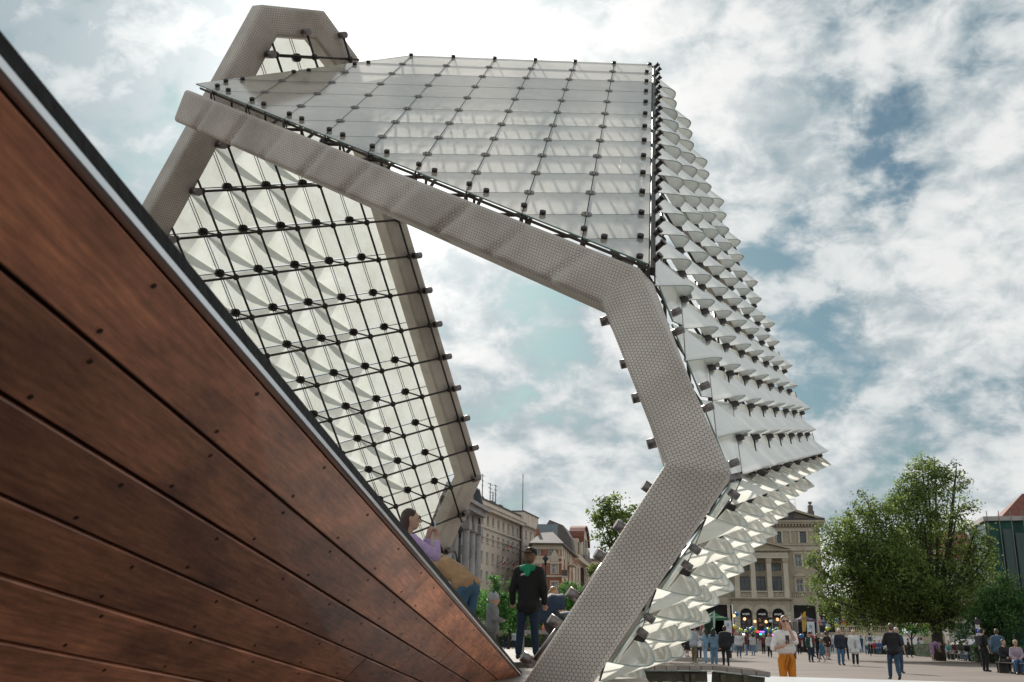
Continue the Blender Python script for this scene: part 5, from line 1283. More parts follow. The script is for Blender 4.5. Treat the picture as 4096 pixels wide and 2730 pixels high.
def bag(col, where='hip', size=(.26, .10, .18), strap=True, name='handbag'):
    def fn(root, j, f, r, H, hd, hx):
        s = -1 if where.endswith('L') else 1
        c = (j['hipL' if s < 0 else 'hipR']+r*(s*.10)+V((0, 0, .05))) if where.startswith('hip') else (j['haL' if s < 0 else 'haR']-V((0, 0, size[2]*.75)))
        if where.startswith('back'): c = j['che']-f*(.115*H)-V((0, 0, .03*H))
        ax = (r, f, V((0, 0, 1))) if where.startswith('back') else (f, r, V((0, 0, 1)))
        o = tag(MB().box(c, size, ax).build(name, cloth(col, .5)), {'hip': 'small dark shoulder bag worn by ', 'hand': 'dark bag carried by ', 'back': 'dark rucksack on the back of '}[where.rstrip('LR') if not where.startswith('back') else 'back']+fn.who, 'bag')
        bv = o.modifiers.new('Bevel', 'BEVEL'); bv.width = .02; bv.segments = 2
        if strap:
            st = MB(); top_ = j['shR' if s < 0 else 'shL']+V((0, 0, .05*H)) if where.startswith('hip') else j['haL' if s < 0 else 'haR']
            if where.startswith('back'):
                for q in (-1, 1): st.path([c+r*(q*.07)+V((0, 0, .16)), j['shL' if q < 0 else 'shR']+V((0, 0, .055*H)), j['che']+f*(.09*H)+r*(q*.07*H)], .014, 5)
            elif where.startswith('hip'): st.path([c+V((0, 0, size[2]/2)), j['che']+f*(.10*H), top_, j['che']-f*(.10*H), c+V((0, 0, size[2]/2))], .008, 5)
            else: st.path([c-f*.06+V((0, 0, size[2]/2)), top_+V((0, 0, -.02)), c+f*.06+V((0, 0, size[2]/2))], .008, 5)
            st.build('strap', cloth((.03, .025, .02)), o)
    fn.who = 'someone'
    return fn
def bagged(who, *a, **k): fn = bag(*a, **k); fn.who = who; return fn
SK2 = (.46, .27, .19)
BLK, NVY, DEN, LDN, GRY, WHT, KHA, RED, TAN = (.012, .012, .014), (.02, .03, .06), (.06, .11, .19), (.16, .25, .36), (.20, .20, .21), (.72, .72, .72), (.16, .12, .07), (.42, .03, .025), (.38, .25, .14)
BRN, BLD, DKB, GRH = (.055, .03, .018), (.34, .22, .10), (.02, .012, .009), (.45, .44, .42)
# --- boy on the walkway
bl = atz(2112, 2640, .955)
def boy_extra(root, j, f, r, H, hd, hx):
    hr, hf, hu = hx
    o = MB().prism([j['che']-f*(.098*H)+r*(x*H)+V((0, 0, z*H)) for x, z in ((-.055, .0), (-.01, .012), (.0, .03), (-.05, .022))], -f*.004); o.build('back_print', cloth((.45, .47, .44)), root)
    o = MB().ell(hd-hf*(.052*H)-hu*(.0*H), (.024*H, .010*H, .014*H), 10, 6, hx); o.build('hair_gap', hairm((.16, .085, .045)), root)
person('boy in black jacket with green hood and black cap, back turned, on the walkway', bl, 14, 1.40, 'stand', (.010, .010, .011), .97, ('trousers', (.012, .026, .055)), ('cap', (.16, .085, .045), (.010, .010, .011)), (.015, .015, .015),
       over=dict(anL=(-.085, -.03, .045), knL=(-.07, .0, .285), toL=(-.11, .055, .02), anR=(.07, .02, .045), toR=(.09, .10, .02), elL=(-.15, -.01, .62), wrL=(-.155, .03, .49), haL=(-.175, .07, .455), elR=(.145, .0, .62), wrR=(.14, .06, .49), haR=(.135, .085, .44), look=24, hed=(.012, .012, .915), capback=1, curlL=.9, curlR=.9, palmL=(0, 0, 1)),
       hs=1.18, fat=.93, vox=.016, fine=True, hood=(.01, .26, .13), puff=.022, hem=.47, extra=boy_extra)
# --- toddler with grey hat behind the ramp rail
tl = P(1968, 2500, 14.2); tl.z = .86
person('toddler in grey knitted hat and grey hooded jacket behind the ramp rail', tl, 95, .98, 'stand', (.20, .20, .21), 1, ('trousers', (.1, .1, .11)), ('beanie', BRN, (.36, .38, .40)), over=dict(hed=(0, .02, .90), elR=(.14, .05, .63), wrR=(.10, .15, .60), haR=(.09, .19, .60)), hs=1.42, fat=1.12, vox=.016, hood=(.16, .42, .20), puff=.03)
# --- woman in lilac photographing
ll = P(1622, 2300, 11.2); ll.z = .86
def lilac_extra(root, j, f, r, H, hd, hx):
    c = (j['haL']+j['haR'])/2+V((0, 0, .03))+f*.02
    ph = tag(MB().box(c, (.012, .075, .15), ((f*.9+r*.3).normalized(), (r*.9-f*.3).normalized(), V((0, 0, 1)))).build('phone', cloth((.42, .56, .66), .3)), 'pale blue phone held up by the woman in lilac', 'phone')
    MB().ell(c-r*.02+V((0, 0, .055))-f*.008, .012).build('camera_lens', cloth((.02, .02, .02), .2), ph)
person('woman in lilac jacket holding up a pale blue phone behind the rail', ll, 72, 1.78, 'stand', (.46, .34, .58), .93, ('trousers', DEN), ('long', (.05, .022, .014)), over=dict(hed=(0, .02, .923), shL=(-.10, .02, .785), elL=(-.10, .15, .70), wrL=(-.07, .155, .825), haL=(-.045, .16, .872), shR=(.10, .02, .785), elR=(.09, .17, .69), wrR=(.05, .185, .80), haR=(.025, .185, .850), look=86, palmL=(.5, .5, 0), palmR=(-.5, -.6, 0), curlL=.9, curlR=.9, hairlen=.16), vox=.016, fine=True, fat=.95, extra=lilac_extra)
# --- woman in tan jacket bending forward
tw = P(1868, 2330, 12.4); tw.z = .86
person('woman in tan jacket and blue jeans bending over beside the rail', tw, -58, 1.70, 'stand', (.42, .255, .135), 1, ('trousers', (.055, .125, .20)), ('long', (.42, .29, .16)),
       over=dict(pel=(0, -.02, .565), wai=(0, .06, .64), che=(0, .19, .71), nek=(0, .27, .72), hed=(0, .36, .70), hipL=(-.055, -.015, .55), hipR=(.055, -.015, .55), shL=(-.10, .25, .70), shR=(.10, .25, .70), elL=(-.13, .33, .57), elR=(.13, .33, .57), wrL=(-.12, .42, .48), wrR=(.12, .42, .48), haL=(-.12, .45, .45), haR=(.12, .45, .45), knL=(-.06, .06, .30), knR=(.06, .02, .30), anL=(-.06, -.03, .045), anR=(.06, -.05, .045), hairdir=(.75, 0, -.35), hairlen=.34), vox=.016, fat=.93, hem=.555, puff=.018)
# --- woman with sunglasses, white shirt, mustard trousers
ow = atz(3158, 2828, 0)
def ow_extra(root, j, f, r, H, hd, hx):
    hr, hf, hu = hx; g = MB()
    for s_ in (-1, 1): g.ell(hd+hr*(s_*.020*H)+hf*(.052*H)+hu*(.004*H), (.019*H, .008*H, .016*H), 10, 7, hx)
    g.cap(hd+hr*(-.02*H)+hf*(.055*H)+hu*(.01*H), hd+hr*(.02*H)+hf*(.055*H)+hu*(.01*H), .003, .003)
    g.build('sunglasses', cloth((.045, .015, .012), .15), root)
    c = j['haR']+V((0, 0, .055))+f*.02
    hs_ = MB(); hs_.path([hd-hr*(.0)+r*(-.045*H)-hf*(.02*H), j['shL']-f*(.05*H)+V((0, 0, .0)), j['elL']*.0+j['wai']-r*(.115*H)-f*(.04*H), j['wai']-r*(.125*H)-f*(.03*H)-V((0, 0, .10*H))], [.035*H, .036*H, .03*H, .01*H], 8); hs_.build('hair', hairm((.15, .07, .035)), root)
    tag(MB().box(c, (.075, .010, .155), (r, f, V((0, 0, 1)))).build('phone', cloth((.01, .01, .012), .2)), 'black phone in the hand of the woman in mustard trousers', 'phone')
    b = MB(); k = j['pel']+f*(.082*H); 
    for s_ in (-1, 1): b.path([k+V((0, 0, .055*H)), k+r*(s_*.03*H)-V((0, 0, .02*H)), k+r*(.035*H+s_*.012*H)-V((0, 0, .12*H))], [.018, .022, .014], 6)
    b.build('waist_tie', cloth((.52, .18, .015)), root)
person('woman in white shirt and mustard trousers shading her sunglasses with one hand', ow, 170, 1.70, 'stand', (.74, .71, .69), .5, ('trousers', (.58, .20, .016)), ('long', (.17, .085, .04)),
       over=dict(elL=(-.05, .16, .70), wrL=(.018, .165, .835), haL=(.026, .135, .900), elR=(.165, .02, .63), wrR=(.085, .13, .66), haR=(.05, .15, .695), palmL=(0, -1, .1), palmR=(0, -.6, .7), thumbL=-1, curlL=.25, curlR=.9, hairlen=.42, look=184), vox=.014, fine=True, fat=.98, hem=.625, extra=ow_extra)
# --- the square: people at their places (image column, image row of the feet)
random.seed(5)
def at(u, v): p = atz(u, v, 0); return V((p.x, p.y, 0))
GW = 'people standing in the square'
person('man in pale grey padded vest and khaki trousers with hand at his face', at(2778, 2652), 60, 1.84, 'phone', (.34, .37, .42), 1, ('trousers', KHA), ('short', DKB), (.3, .3, .3), GW, hood=(.30, .33, .38), puff=.03)
person('dark haired woman in light blue top and pale jeans with black bag', at(2824, 2655), -70, 1.70, 'phone', (.15, .27, .36), 1, ('wide', (.22, .32, .42)), ('long', DKB), WHT, GW, extra=bagged('the woman in light blue', BLK, 'hipR', (.22, .07, .16)))
person('black haired woman in denim jacket and blue jeans with black shoulder bag', at(2858, 2662), 20, 1.70, 'stand', (.13, .22, .30), 1, ('wide', (.10, .20, .30)), ('long', (.01, .008, .008)), WHT, GW, extra=bagged('the woman in denim jacket', BLK, 'hipL', (.30, .09, .20)), puff=.025, over=dict(hairlen=.2))
person('man in black hooded jacket and black trousers walking away with a box bag', at(2905, 2668), 8, 1.80, 'walk', (.012, .013, .017), 1, ('leggings', BLK), ('short', (.045, .02, .012)), BLK, GW, hood=True, puff=.04, fat=1.08, extra=bagged('the man in black hooded jacket', (.03, .02, .02), 'handR', (.30, .14, .34)))
person('child in white shirt with straps between the vest man and the blue woman', at(2797, 2640), 185, 1.62, 'phone', WHT, .5, ('trousers', NVY), ('short', DKB), WHT, GW, extra=bagged('the child in white shirt', BLK, 'back', (.28, .14, .36)))
person('woman in long dark coat behind the pushchair', at(2748, 2628), 150, 1.68, 'stand', BLK, 1, ('skirt', BLK), ('long', DKB), BLK, GW)
person('person in red top near the pushchair', at(2712, 2604), 170, 1.55, 'stand', RED, 1, ('trousers', NVY), ('short', BRN), BLK, GW)
person('person in dark clothes left of the red top, near the glass scales', at(2682, 2602), 10, 1.60, 'stand', NVY, 1, ('trousers', BLK), ('short', DKB), BLK, GW)
person('person striding just beyond the last glass scales, bare calves', at(2662, 2636), 90, 1.70, 'walk', (.3, .2, .2), .5, ('shorts', (.05, .05, .06)), ('short', BRN), BLK, GW)
person('man in bright red shirt with dark beard', at(3252, 2628), 150, 1.84, 'stand', (.50, .02, .02), .5, ('trousers', BLK), ('short', DKB), BLK, GW, fat=1.1)
person('boy in dark green jacket over white shirt with dark cap', at(3245, 2650), 165, 1.66, 'stand', (.02, .055, .045), 1, ('trousers', NVY), ('cap', DKB, BLK), (.10, .09, .08), GW, shell=WHT)
person('girl in blue denim dress and lilac tights skipping', at(3290, 2650), -60, 1.28, 'walk', (.03, .13, .20), 1, ('leggings', (.34, .16, .33)), ('long', (.14, .08, .04)), GRY, GW, hem=.36, hs=1.12, puff=.03)
person('woman with dark hair in black beside the red shirt', at(3276, 2638), 160, 1.62, 'phone', BLK, 1, ('trousers', BLK), ('long', DKB), BLK, GW)
person('curly haired youth in dark T-shirt and pale shorts', at(3312, 2640), 150, 1.74, 'hips', (.03, .025, .022), .45, ('shorts', (.32, .28, .26)), ('curly', (.10, .055, .03)), GRY, GW)
person('white haired man in navy jumper and blue jeans', at(3366, 2662), 178, 1.80, 'stand', (.014, .022, .035), 1, ('trousers', (.05, .13, .24)), ('short', (.62, .60, .58)), BLK, GW, fat=1.12)
person('dark haired woman in black close behind the white haired man', at(3385, 2642), 178, 1.68, 'walk', BLK, 1, ('trousers', BLK), ('short', BRN), BLK, GW)
person('blonde woman in open white coat and black trousers', at(3424, 2665), 182, 1.74, 'stand', (.62, .63, .62), 1, ('trousers', BLK), ('bob', (.55, .40, .20)), WHT, GW, hem=.40, puff=.04, shell=(.30, .32, .34))
person('man in black T-shirt and blue jeans walking away with cropped hair', at(3582, 2722), 4, 1.80, 'walk+cross', (.012, .012, .014), .5, ('trousers', (.035, .075, .125)), ('short', (.10, .07, .055)), (.05, .03, .02), GW, fat=1.06)
person('older man half hidden beside the man in black T-shirt', at(3600, 2694), 175, 1.76, 'stand', (.02, .035, .06), .5, ('trousers', (.03, .06, .10)), ('short', GRH), BLK, GW)
person('person in blue jacket behind the cyclist', at(3448, 2612), 10, 1.70, 'stand', (.03, .07, .12), 1, ('trousers', (.08, .16, .26)), ('short', (.14, .06, .03)), WHT, GW)
person('child in maroon jumper walking along the hedge', at(3638, 2632), 120, 1.42, 'walk', (.045, .015, .02), 1, ('trousers', NVY), ('short', BRN), BLK, GW, hs=1.1)
person('woman in lilac shorts bending forward before the seated row', at(3732, 2645), 90, 1.66, 'bow', (.42, .26, .44), .5, ('shorts', (.44, .28, .46)), ('short', BLD), WHT, GW)
person('man in black with rucksack standing at the right hedge', at(3945, 2688), 75, 1.82, 'stand', BLK, .5, ('trousers', BLK), ('short', DKB), BLK, GW, extra=bagged('the standing man in black', BLK, 'back', (.30, .18, .42)))
person('man in blue denim jacket and black trousers with back turned, far right', at(4005, 2692), 15, 1.78, 'stand', (.05, .10, .15), 1, ('leggings', BLK), ('short', (.10, .06, .04)), BLK, GW, puff=.03)
# crowd before the stage
GC = 'crowd before the stage'
crowd = [
 (2926, 2612, 1.75, 10, BLK, ('trousers', LDN), ('short', DKB), 'person in black jacket and pale jeans left of the crowd'),
 (2945, 2608, 1.74, 0, NVY, ('trousers', LDN), ('short', BLD), 'person in navy and pale jeans with fair hair before the stage'),
 (2955, 2600, 1.70, 10, (.42, .36, .42), ('trousers', GRY), ('short', BRN), 'person in pale pink shirt before the garland'),
 (2968, 2608, 1.66, 0, (.10, .035, .045), ('skirt', (.09, .03, .04)), ('short', BRN), 'woman in burgundy dress and black tights facing the stage'),
 (2993, 2608, 1.38, 5, (.02, .025, .035), ('trousers', (.04, .09, .17)), ('cap', BRN, (.04, .15, .35)), 'boy in blue cap and dark vest facing the stage'),
 (2985, 2596, 1.72, 10, (.45, .47, .5), ('trousers', NVY), ('short', DKB), 'person in white shirt behind the boy in blue cap'),
 (3014, 2594, 1.80, 5, BLK, ('trousers', BLK), ('short', DKB), 'man in black tracksuit facing the stage'),
 (3034, 2594, 1.35, 0, (.25, .14, .05), ('trousers', BLK), ('bob', (.45, .36, .06)), 'child in ochre top with yellow hat'),
 (3070, 2582, 1.68, 15, (.10, .03, .05), ('trousers', DEN), ('long', DKB), 'long haired woman with pink bag on the steps'),
 (3086, 2582, 1.72, -10, (.03, .03, .035), ('trousers', NVY), ('short', BRN), 'person in dark jacket and white shoes on the steps'),
 (3112, 2590, 1.78, 0, NVY, ('trousers', BLK), ('short', DKB), 'man in navy left of the woman in white shirt'),
 (3206, 2612, 1.25, 180, (.5, .46, .42), ('leggings', DKB), ('bob', BLD), 'fair haired girl in cream coat below the blue balloon'),
 (3216, 2612, 1.78, 175, BLK, ('trousers', BLK), ('short', BRN), 'man in black behind the girl in cream coat'),
 (3228, 2610, 1.70, 170, (.02, .02, .03), ('trousers', BLK), ('long', DKB), 'woman in black right of the blue balloon'),
 (3300, 2616, 1.72, 190, (.5, .5, .52), ('trousers', NVY), ('short', BRN), 'person in white top far back behind the curly youth'),
 (3330, 2612, 1.70, 180, (.45, .46, .5), ('trousers', DEN), ('short', DKB), 'person in pale top behind the white haired man'),
 (3345, 2608, 1.65, 170, (.2, .03, .05), ('trousers', BLK), ('long', DKB), 'woman in dark red before the terrace'),
 (3318, 2606, 1.78, 200, NVY, ('trousers', NVY), ('short', BRN), 'man in dark blue before the terrace'),
 (3470, 2606, 1.60, 90, (.05, .12, .24), ('trousers', BLK), ('short', BLD), 'person in blue near the white wall'),
 (3540, 2602, 1.72, 10, (.5, .5, .5), ('trousers', NVY), ('short', DKB), 'man in white shirt by the white wall'),
]
for u, v, h, a, c, b, hr_, lab in crowd:
    person(lab, at(u, v), a+random.uniform(-12, 12), h, random.choice(['stand', 'stand', 'hips', 'phone']), c, 1, b, hr_, random.choice([BLK, WHT, GRY]), GC, vox=.03, hs=1.15 if h < 1.45 else 1)
random.seed(77)
tops_ = [('white', (.55, .55, .55)), ('black', BLK), ('navy', NVY), ('red', RED), ('pale blue', (.25, .34, .42)), ('grey', GRY), ('olive', (.10, .11, .06)), ('maroon', (.12, .02, .03)), ('beige', (.40, .33, .25)), ('pink', (.5, .25, .28)), ('teal', (.03, .16, .18)), ('brown', (.12, .07, .04))]
hairs_ = [('fair', BLD), ('brown', BRN), ('black', DKB), ('grey', GRH)]
spots_ = [('beside the green tent', 2838, 2902), ('before the left end of the garland', 2930, 2985), ('before the middle of the garland', 3000, 3064), ('before the right end of the garland', 3068, 3112), ('before the dark tent', 3186, 3262), ('before the terrace steps', 3264, 3345), ('before the white wall', 3352, 3420), ('far along the white wall', 3610, 3680), ('on paving left of the mustard trousers', 2940, 3100), ('on paving right of the mustard trousers', 3190, 3330), ('walking past the bicycle', 3440, 3560), ('near the trunk of the plane tree', 3620, 3760)]
k_ = 0
for sp_l, u0_, u1_ in spots_:
    for q in range(5 if not sp_l.endswith(('wall', 'bicycle')) else 2):
        tn, tc_ = tops_[k_ % len(tops_)]; hn, hc_ = hairs_[(k_*7+q) % 4]; bn, bc2 = (('jeans', DEN), ('black trousers', BLK), ('pale jeans', LDN))[(k_+q) % 3]; k_ += 5 if k_ % 2 else 7
        u = u0_+(u1_-u0_)*(q+random.uniform(.2, .8))/(5 if not sp_l.endswith(('wall', 'bicycle')) else 2); v = random.uniform(2596, 2612) if not sp_l.startswith(('on paving', 'walking')) else random.uniform(2612, 2632)
        person('%s haired person in %s and %s %s' % (hn, tn, bn, sp_l), at(u, v), random.choice([0, 10, 170, 185, -20, 90, -80]), random.uniform(1.58, 1.82), random.choice(['stand', 'walk', 'hips', 'phone', 'stand']), tc_, random.choice([1, 1, .5]), ('trousers', bc2), (random.choice(['short', 'bob', 'long']), hc_), BLK, GC, vox=.034)
# people on the hall terrace
GT_ = 'people on the terrace right of the stage'
for q, (u, v, h, a, c, lab) in enumerate(((3283, 2512, 1.7, 180, (.45, .2, .22), 'person in pink on the terrace by the white banner'), (3297, 2512, 1.7, 170, (.05, .13, .2), 'person in blue on the terrace beside the one in pink'), (3310, 2520, 1.7, 10, (.5, .5, .5), 'person in white on the terrace steps'), (3346, 2500, 1.6, 180, (.25, .25, .28), 'person in grey on the terrace under the blue balloon'),
     (3358, 2520, 1.5, 90, (.3, .3, .34), 'person leaning at the left end of the terrace railing'), (3376, 2500, 1.65, 180, (.4, .05, .08), 'person in red behind the terrace railing'), (3393, 2520, 1.3, -90, (.5, .45, .45), 'child climbing on the terrace railing'))):
    p = aty(u, v, 118); p.z = 2.0 if v < 2515 else 1.55
    person(lab, p, a, h, random.choice(['stand', 'hips', 'armup' if q == 5 else 'phone']), c, 1, ('trousers', NVY), ('short', random.choice([BRN, DKB, BLD])), BLK, GT_, vox=.035)
# musicians
def guitar(col):
    def fn(root, j, f, r, H, hd, hx):
        c = j['wai']+f*(.12*H)+r*(.02*H); d = (j['haL']-c).normalized()
        g = thing('guitar', fn.lab, 'guitar', c); mb = MB()
        mb.ell(c, (.19, .05, .15), 12, 7, (d, f, d.cross(f))); mb.ell(c+d*.17, (.13, .045, .115), 12, 7, (d, f, d.cross(f))); mb.build('guitar_body', cloth(col, .3), g)
        MB().bar(c+d*.2+f*.03, c+d*.75+f*.03, .05, .03, f).build('neck', cloth((.12, .06, .03), .4), g); MB().box(c+d*.8+f*.03, (.13, .07, .025), (d, d.cross(f), f)).build('headstock', cloth((.02, .02, .02)), g)
    return fn
g1 = guitar((.72, .72, .70)); g1.lab = 'white electric guitar of the standing musician'
g2 = guitar((.34, .14, .03)); g2.lab = 'amber acoustic guitar of the seated musician'
def stg(u, y=112, z=1.95): p = aty(u, 2520, y); p.z = z; return p
person('musician in black playing a white guitar on the stage', stg(3082), 175, 1.84, 'guitar', BLK, 1, ('trousers', BLK), ('short', BRN), BLK, 'musicians', vox=.025, extra=g1)
person('musician in dark shirt with amber guitar seated on the stage', stg(3042), 175, 1.75, 'sit+guitar', (.05, .02, .02), 1, ('trousers', BLK), ('short', DKB), BLK, 'musicians', vox=.025, extra=g2, over={k: (POSES['guitar'][k][0], POSES['guitar'][k][1], POSES['guitar'][k][2]-.22) for k in POSES['guitar']})
person('stage hand in red behind the left white banner', stg(2926, 109, .9), 180, 1.75, 'stand', (.3, .03, .03), 1, ('trousers', BLK), ('short', DKB), BLK, 'musicians', vox=.03)
# seated people with benches along the hedges
M['bench'] = mat('bench_timber', (.05, .035, .025), .7, 0, .3, 4)
def bench(label, a, b):
    a, b = V(a), V(b); d = (b-a).normalized(); s = V((-d.y, d.x, 0)); rt_ = thing('bench', label, 'bench', (a+b)/2, 'benches by the hedges')
    for q in range(4): MB().bar(a+s*(q*.11-.16)+V((0, 0, .43)), b+s*(q*.11-.16)+V((0, 0, .43)), .095, .035).build('seat_slat', M['bench'], rt_)
    for q in (.08, .5, .92):
        c = a.lerp(b, q); MB().box(c+V((0, 0, .21)), (.07, .40, .41), (d, s, V((0, 0, 1)))).build('leg', M['granite'], rt_)
s0, s1 = at(3745, 2634), at(3905, 2648)
bench('long low bench with a row of seated people before the hedge', s0+V((0, .5, 0)), s1+V((0, .5, 0)))
sit = [(.04, GRY, DEN, BLD, 'seated person in grey, first of the row beside the bending woman'), (.18, TAN, DEN, BLD, 'seated blond person in tan, second of the row'), (.32, BLK, TAN, BRN, 'seated person in black with tan trousers in the row'), (.47, (.16, .34, .38), GRY, BLD, 'seated blond person in turquoise denim jacket in the row'), (.62, (.12, .05, .05), BLK, BRN, 'seated person in brown in the row'), (.76, (.1, .1, .1), LDN, DKB, 'seated person in dark top with bare arms in the row'), (.92, BLK, LDN, BLD, 'seated blond person in black at the right end of the row')]
for t_, c, b, hc, lab in sit:
    p = s0.lerp(s1, t_)+V((0, .5, 0)); person(lab, p, 200+random.uniform(-25, 15), random.uniform(1.62, 1.78), 'sit', c, random.choice([1, .5]), ('trousers', b), (random.choice(['short', 'bob', 'short']), hc), random.choice([WHT, BLK]), 'people seated on the benches', vox=.026)
s2, s3 = at(3498, 2618), at(3560, 2619)
bench('bench behind the cyclist before the white wall', s2+V((0, .4, 0)), s3+V((0, .4, 0)))
for t_, c, lab in ((.15, RED, 'seated person in red behind the bicycle'), (.45, (.03, .12, .30), 'seated person in bright blue behind the bicycle'), (.85, WHT, 'seated person in white behind the bicycle')):
    person(lab, s2.lerp(s3, t_)+V((0, .4, 0)), 180+random.uniform(-30, 30), 1.65, 'sit', c, 1, ('trousers', DEN), ('short', BRN), BLK, 'people seated on the benches', vox=.028)
person('long haired woman seated on the end of the white wall', at(3682, 2622)+V((0, .3, .2)), 100, 1.7, 'sit', (.25, .2, .19), 1, ('trousers', BLK), ('long', DKB), BLK, 'people seated on the benches', vox=.026)
s4, s5 = at(4020, 2694), at(4170, 2706)
bench('dark bench at the right edge of the picture', s4+V((0, .3, 0)), s5+V((0, .3, 0)))
person('seated dark haired man in black at the right edge', s4.lerp(s5, .12)+V((0, .3, 0)), 170, 1.75, 'sit', BLK, 1, ('trousers', BLK), ('short', DKB), BLK, 'people seated on the benches', vox=.022)
person('seated person in lilac hooded top and pale cap with jeans at the right edge', s4.lerp(s5, .42)+V((0, .1, 0)), 200, 1.72, 'sit', (.34, .27, .33), 1, ('trousers', (.04, .11, .22)), ('cap', BRN, (.5, .36, .26)), BLK, 'people seated on the benches', vox=.022, hood=True)
# far left
for u, c, lab in ((2022, BLK, 'person in black below the young trees, left one'), (2034, (.02, .015, .015), 'person in black below the young trees, right one'), (2056, (.45, .5, .55), 'person in pale blue shirt behind the boy')):
    person(lab, at(u, 2598), 180, 1.72, 'stand', c, 1, ('trousers', NVY), ('short', DKB), BLK, 'people under the young trees', vox=.03)
# --- white wall, terrace railing, stage dressing
ww0, ww1 = at(3340, 2612), at(3702, 2612)
wl = tag(MB().bar(ww0+V((0, 2, .83)), ww1+V((0, 2, .83)), .3, 1.66).build('garden_wall', mat('white_painted_wall', (.80, .81, .82), .8, 0, .12, .8)), 'long low white wall behind the hedge and cyclist', 'wall')
tr_ = thing('terrace_railing', 'stone balustrade on the terrace right of the stage', 'balustrade', aty(3440, 2520, 117))
ta, tb_ = aty(3352, 2533, 116), aty(3560, 2535, 116)
for z0_, z1_ in ((0, .12), (.68, .82)): MB().bar(ta+V((0, 0, (z0_+z1_)/2)), tb_+V((0, 0, (z0_+z1_)/2)), .3, z1_-z0_).build('rail', M['stone'], tr_)
for q in range(26): p = ta.lerp(tb_, (q+.5)/26); MB().path([p+V((0, 0, z)) for z in (.12, .25, .45, .68)], [.05, .09, .045, .055], 6).build('baluster', M['stone'], tr_)
for q in (0, .5, 1): MB().box(ta.lerp(tb_, q)+V((0, 0, .42)), (.4, .34, .86)).build('pier', M['stone'], tr_)
tag(MB().prism([ta+V((-.5, -.3, -3.2)), tb_+V((6, -.3, -3.2)), tb_+V((6, 14, -3.2)), ta+V((-.5, 14, -3.2))], (0, 0, 3.2)).build('terrace_block', M['stone']), kind='structure')
stage = thing('stage', 'low dark stage before the arches', 'stage', stg(3040, 113, 0))
q0, q1 = stg(2945, 110, 1.9), stg(3150, 109, 1.9)
MB().prism([V((q0.x, q0.y, 1.15)), V((q1.x, q1.y, 1.15)), V((q1.x+.8, q1.y+8, 1.15)), V((q0.x+.8, q0.y+8, 1.15))], (0, 0, .78)).build('platform', M['roofd'], stage)
for q in range(6):
    z = .18*q; o = .42*q
    MB().prism([V((q0.x-2, q0.y-3.0+o, z)), V((q1.x+2.5, q1.y-3.0+o, z)), V((q1.x+2.5, q1.y-.3, z)), V((q0.x-2, q0.y-.3, z))], (0, 0, .18)).build('stair_tread', M['grey'], stage)
def balloon(col, at_, r, label, group=None):
    root = thing('balloon', label, 'balloon', at_, group); at_ = V(at_); m = _bal.setdefault(col, mat('balloon_rubber_%d' % len(_bal), col, .25, 0, 0))
    mb = MB(); mb.path([at_+V((0, 0, z*r)) for z in (-1.18, -1.0, -.75, -.3, .2, .6, .88, 1.0)], [x*r for x in (.05, .22, .58, .92, .98, .78, .42, .08)], 12); mb.build('skin', m, root); MB().path([at_-V((0, 0, 1.15*r)), at_-V((0, 0, 1.32*r))], [.05*r, .16*r], 7).build('knot', m, root)
_bal = {}
YB, BB = (.62, .66, .06), (.02, .20, .46)
for q in range(58):
    f_ = q/57; u = 2962+(3136-2962)*f_
    if 3030 < u < 3064: continue
    p = aty(u+random.uniform(-3, 3), 2522+5*math.sin(f_*19)+random.uniform(-5, 5), 108.5+random.uniform(-.3, .3))
    yb = (q//3) % 2 == 0; balloon(YB if yb else BB, p, .17, 'yellow balloon in the garland along the stage' if yb else 'blue balloon in the garland along the stage', 'yellow garland balloons' if yb else 'blue garland balloons')
for u, v, c, lab in ((2948, 2457, BB, 'blue balloon floating left of the arches'), (2940, 2508, YB, 'yellow balloon floating below the left white banner'), (3206, 2545, BB, 'blue balloon right of the woman in white shirt'), (3347, 2423, YB, 'yellow balloon floating highest against the tree'), (3371, 2458, YB, 'yellow balloon right of the blue one on the terrace'), (3347, 2481, BB, 'blue balloon on the terrace'), (3345, 2502, YB, 'yellow balloon below the blue one on the terrace'), (3309, 2516, YB, 'yellow balloon just above the curly haired youth')):
    balloon(c, aty(u, v, 100 if u != 3206 else 80), .2 if u != 3206 else .17, lab)
def spot(u, v, lab):
    p = aty(u, v, 113); r = thing('stage_light', lab, 'stage light', V((p.x, p.y, 1.93)), 'warm stage lights')
    MB().tube(V((p.x, p.y, 1.93)), p, .035, .035, 6).build('stand', M['lamp'], r); MB().tube(p+V((0, .18, .0)), p+V((0, -.05, -.02)), .14, .2, 10).build('housing', M['lamp'], r)
    MB().ell(p+V((0, -.06, -.02)), (.16, .03, .16), 10, 6).build('lens', mat('warm_lamp', (.8, .4, .2), .4, emit=((1, .45, .18), 2.2)), r)
for q, (u, v) in enumerate(((2936, 2463), (2978, 2476), (3019, 2486), (3064, 2487), (3109, 2478))): spot(u, v, 'warm stage light on a stand, number %s from the left' % ['one', 'two', 'three', 'four', 'five'][q])
def led(u0, u1, v, col, lab):
    a, b = aty(u0, v, 107.5), aty(u1, v, 107.5); r = thing('light_bar', lab, 'light bar', (a+b)/2, 'coloured light bars on the stage front'); MB().bar(a+V((0, .12, 0)), b+V((0, .12, 0)), .2, .24).build('housing', M['lamp'], r)
    n = max(3, int((b-a).length/.2))
    for q in range(n): MB().ell(a.lerp(b, (q+.5)/n)+V((0, -.01, 0)), (.085, .04, .085), 8, 5).build('lens', mat('led_%s' % lab[:6], col, .4, emit=(col, 3.0)), r)
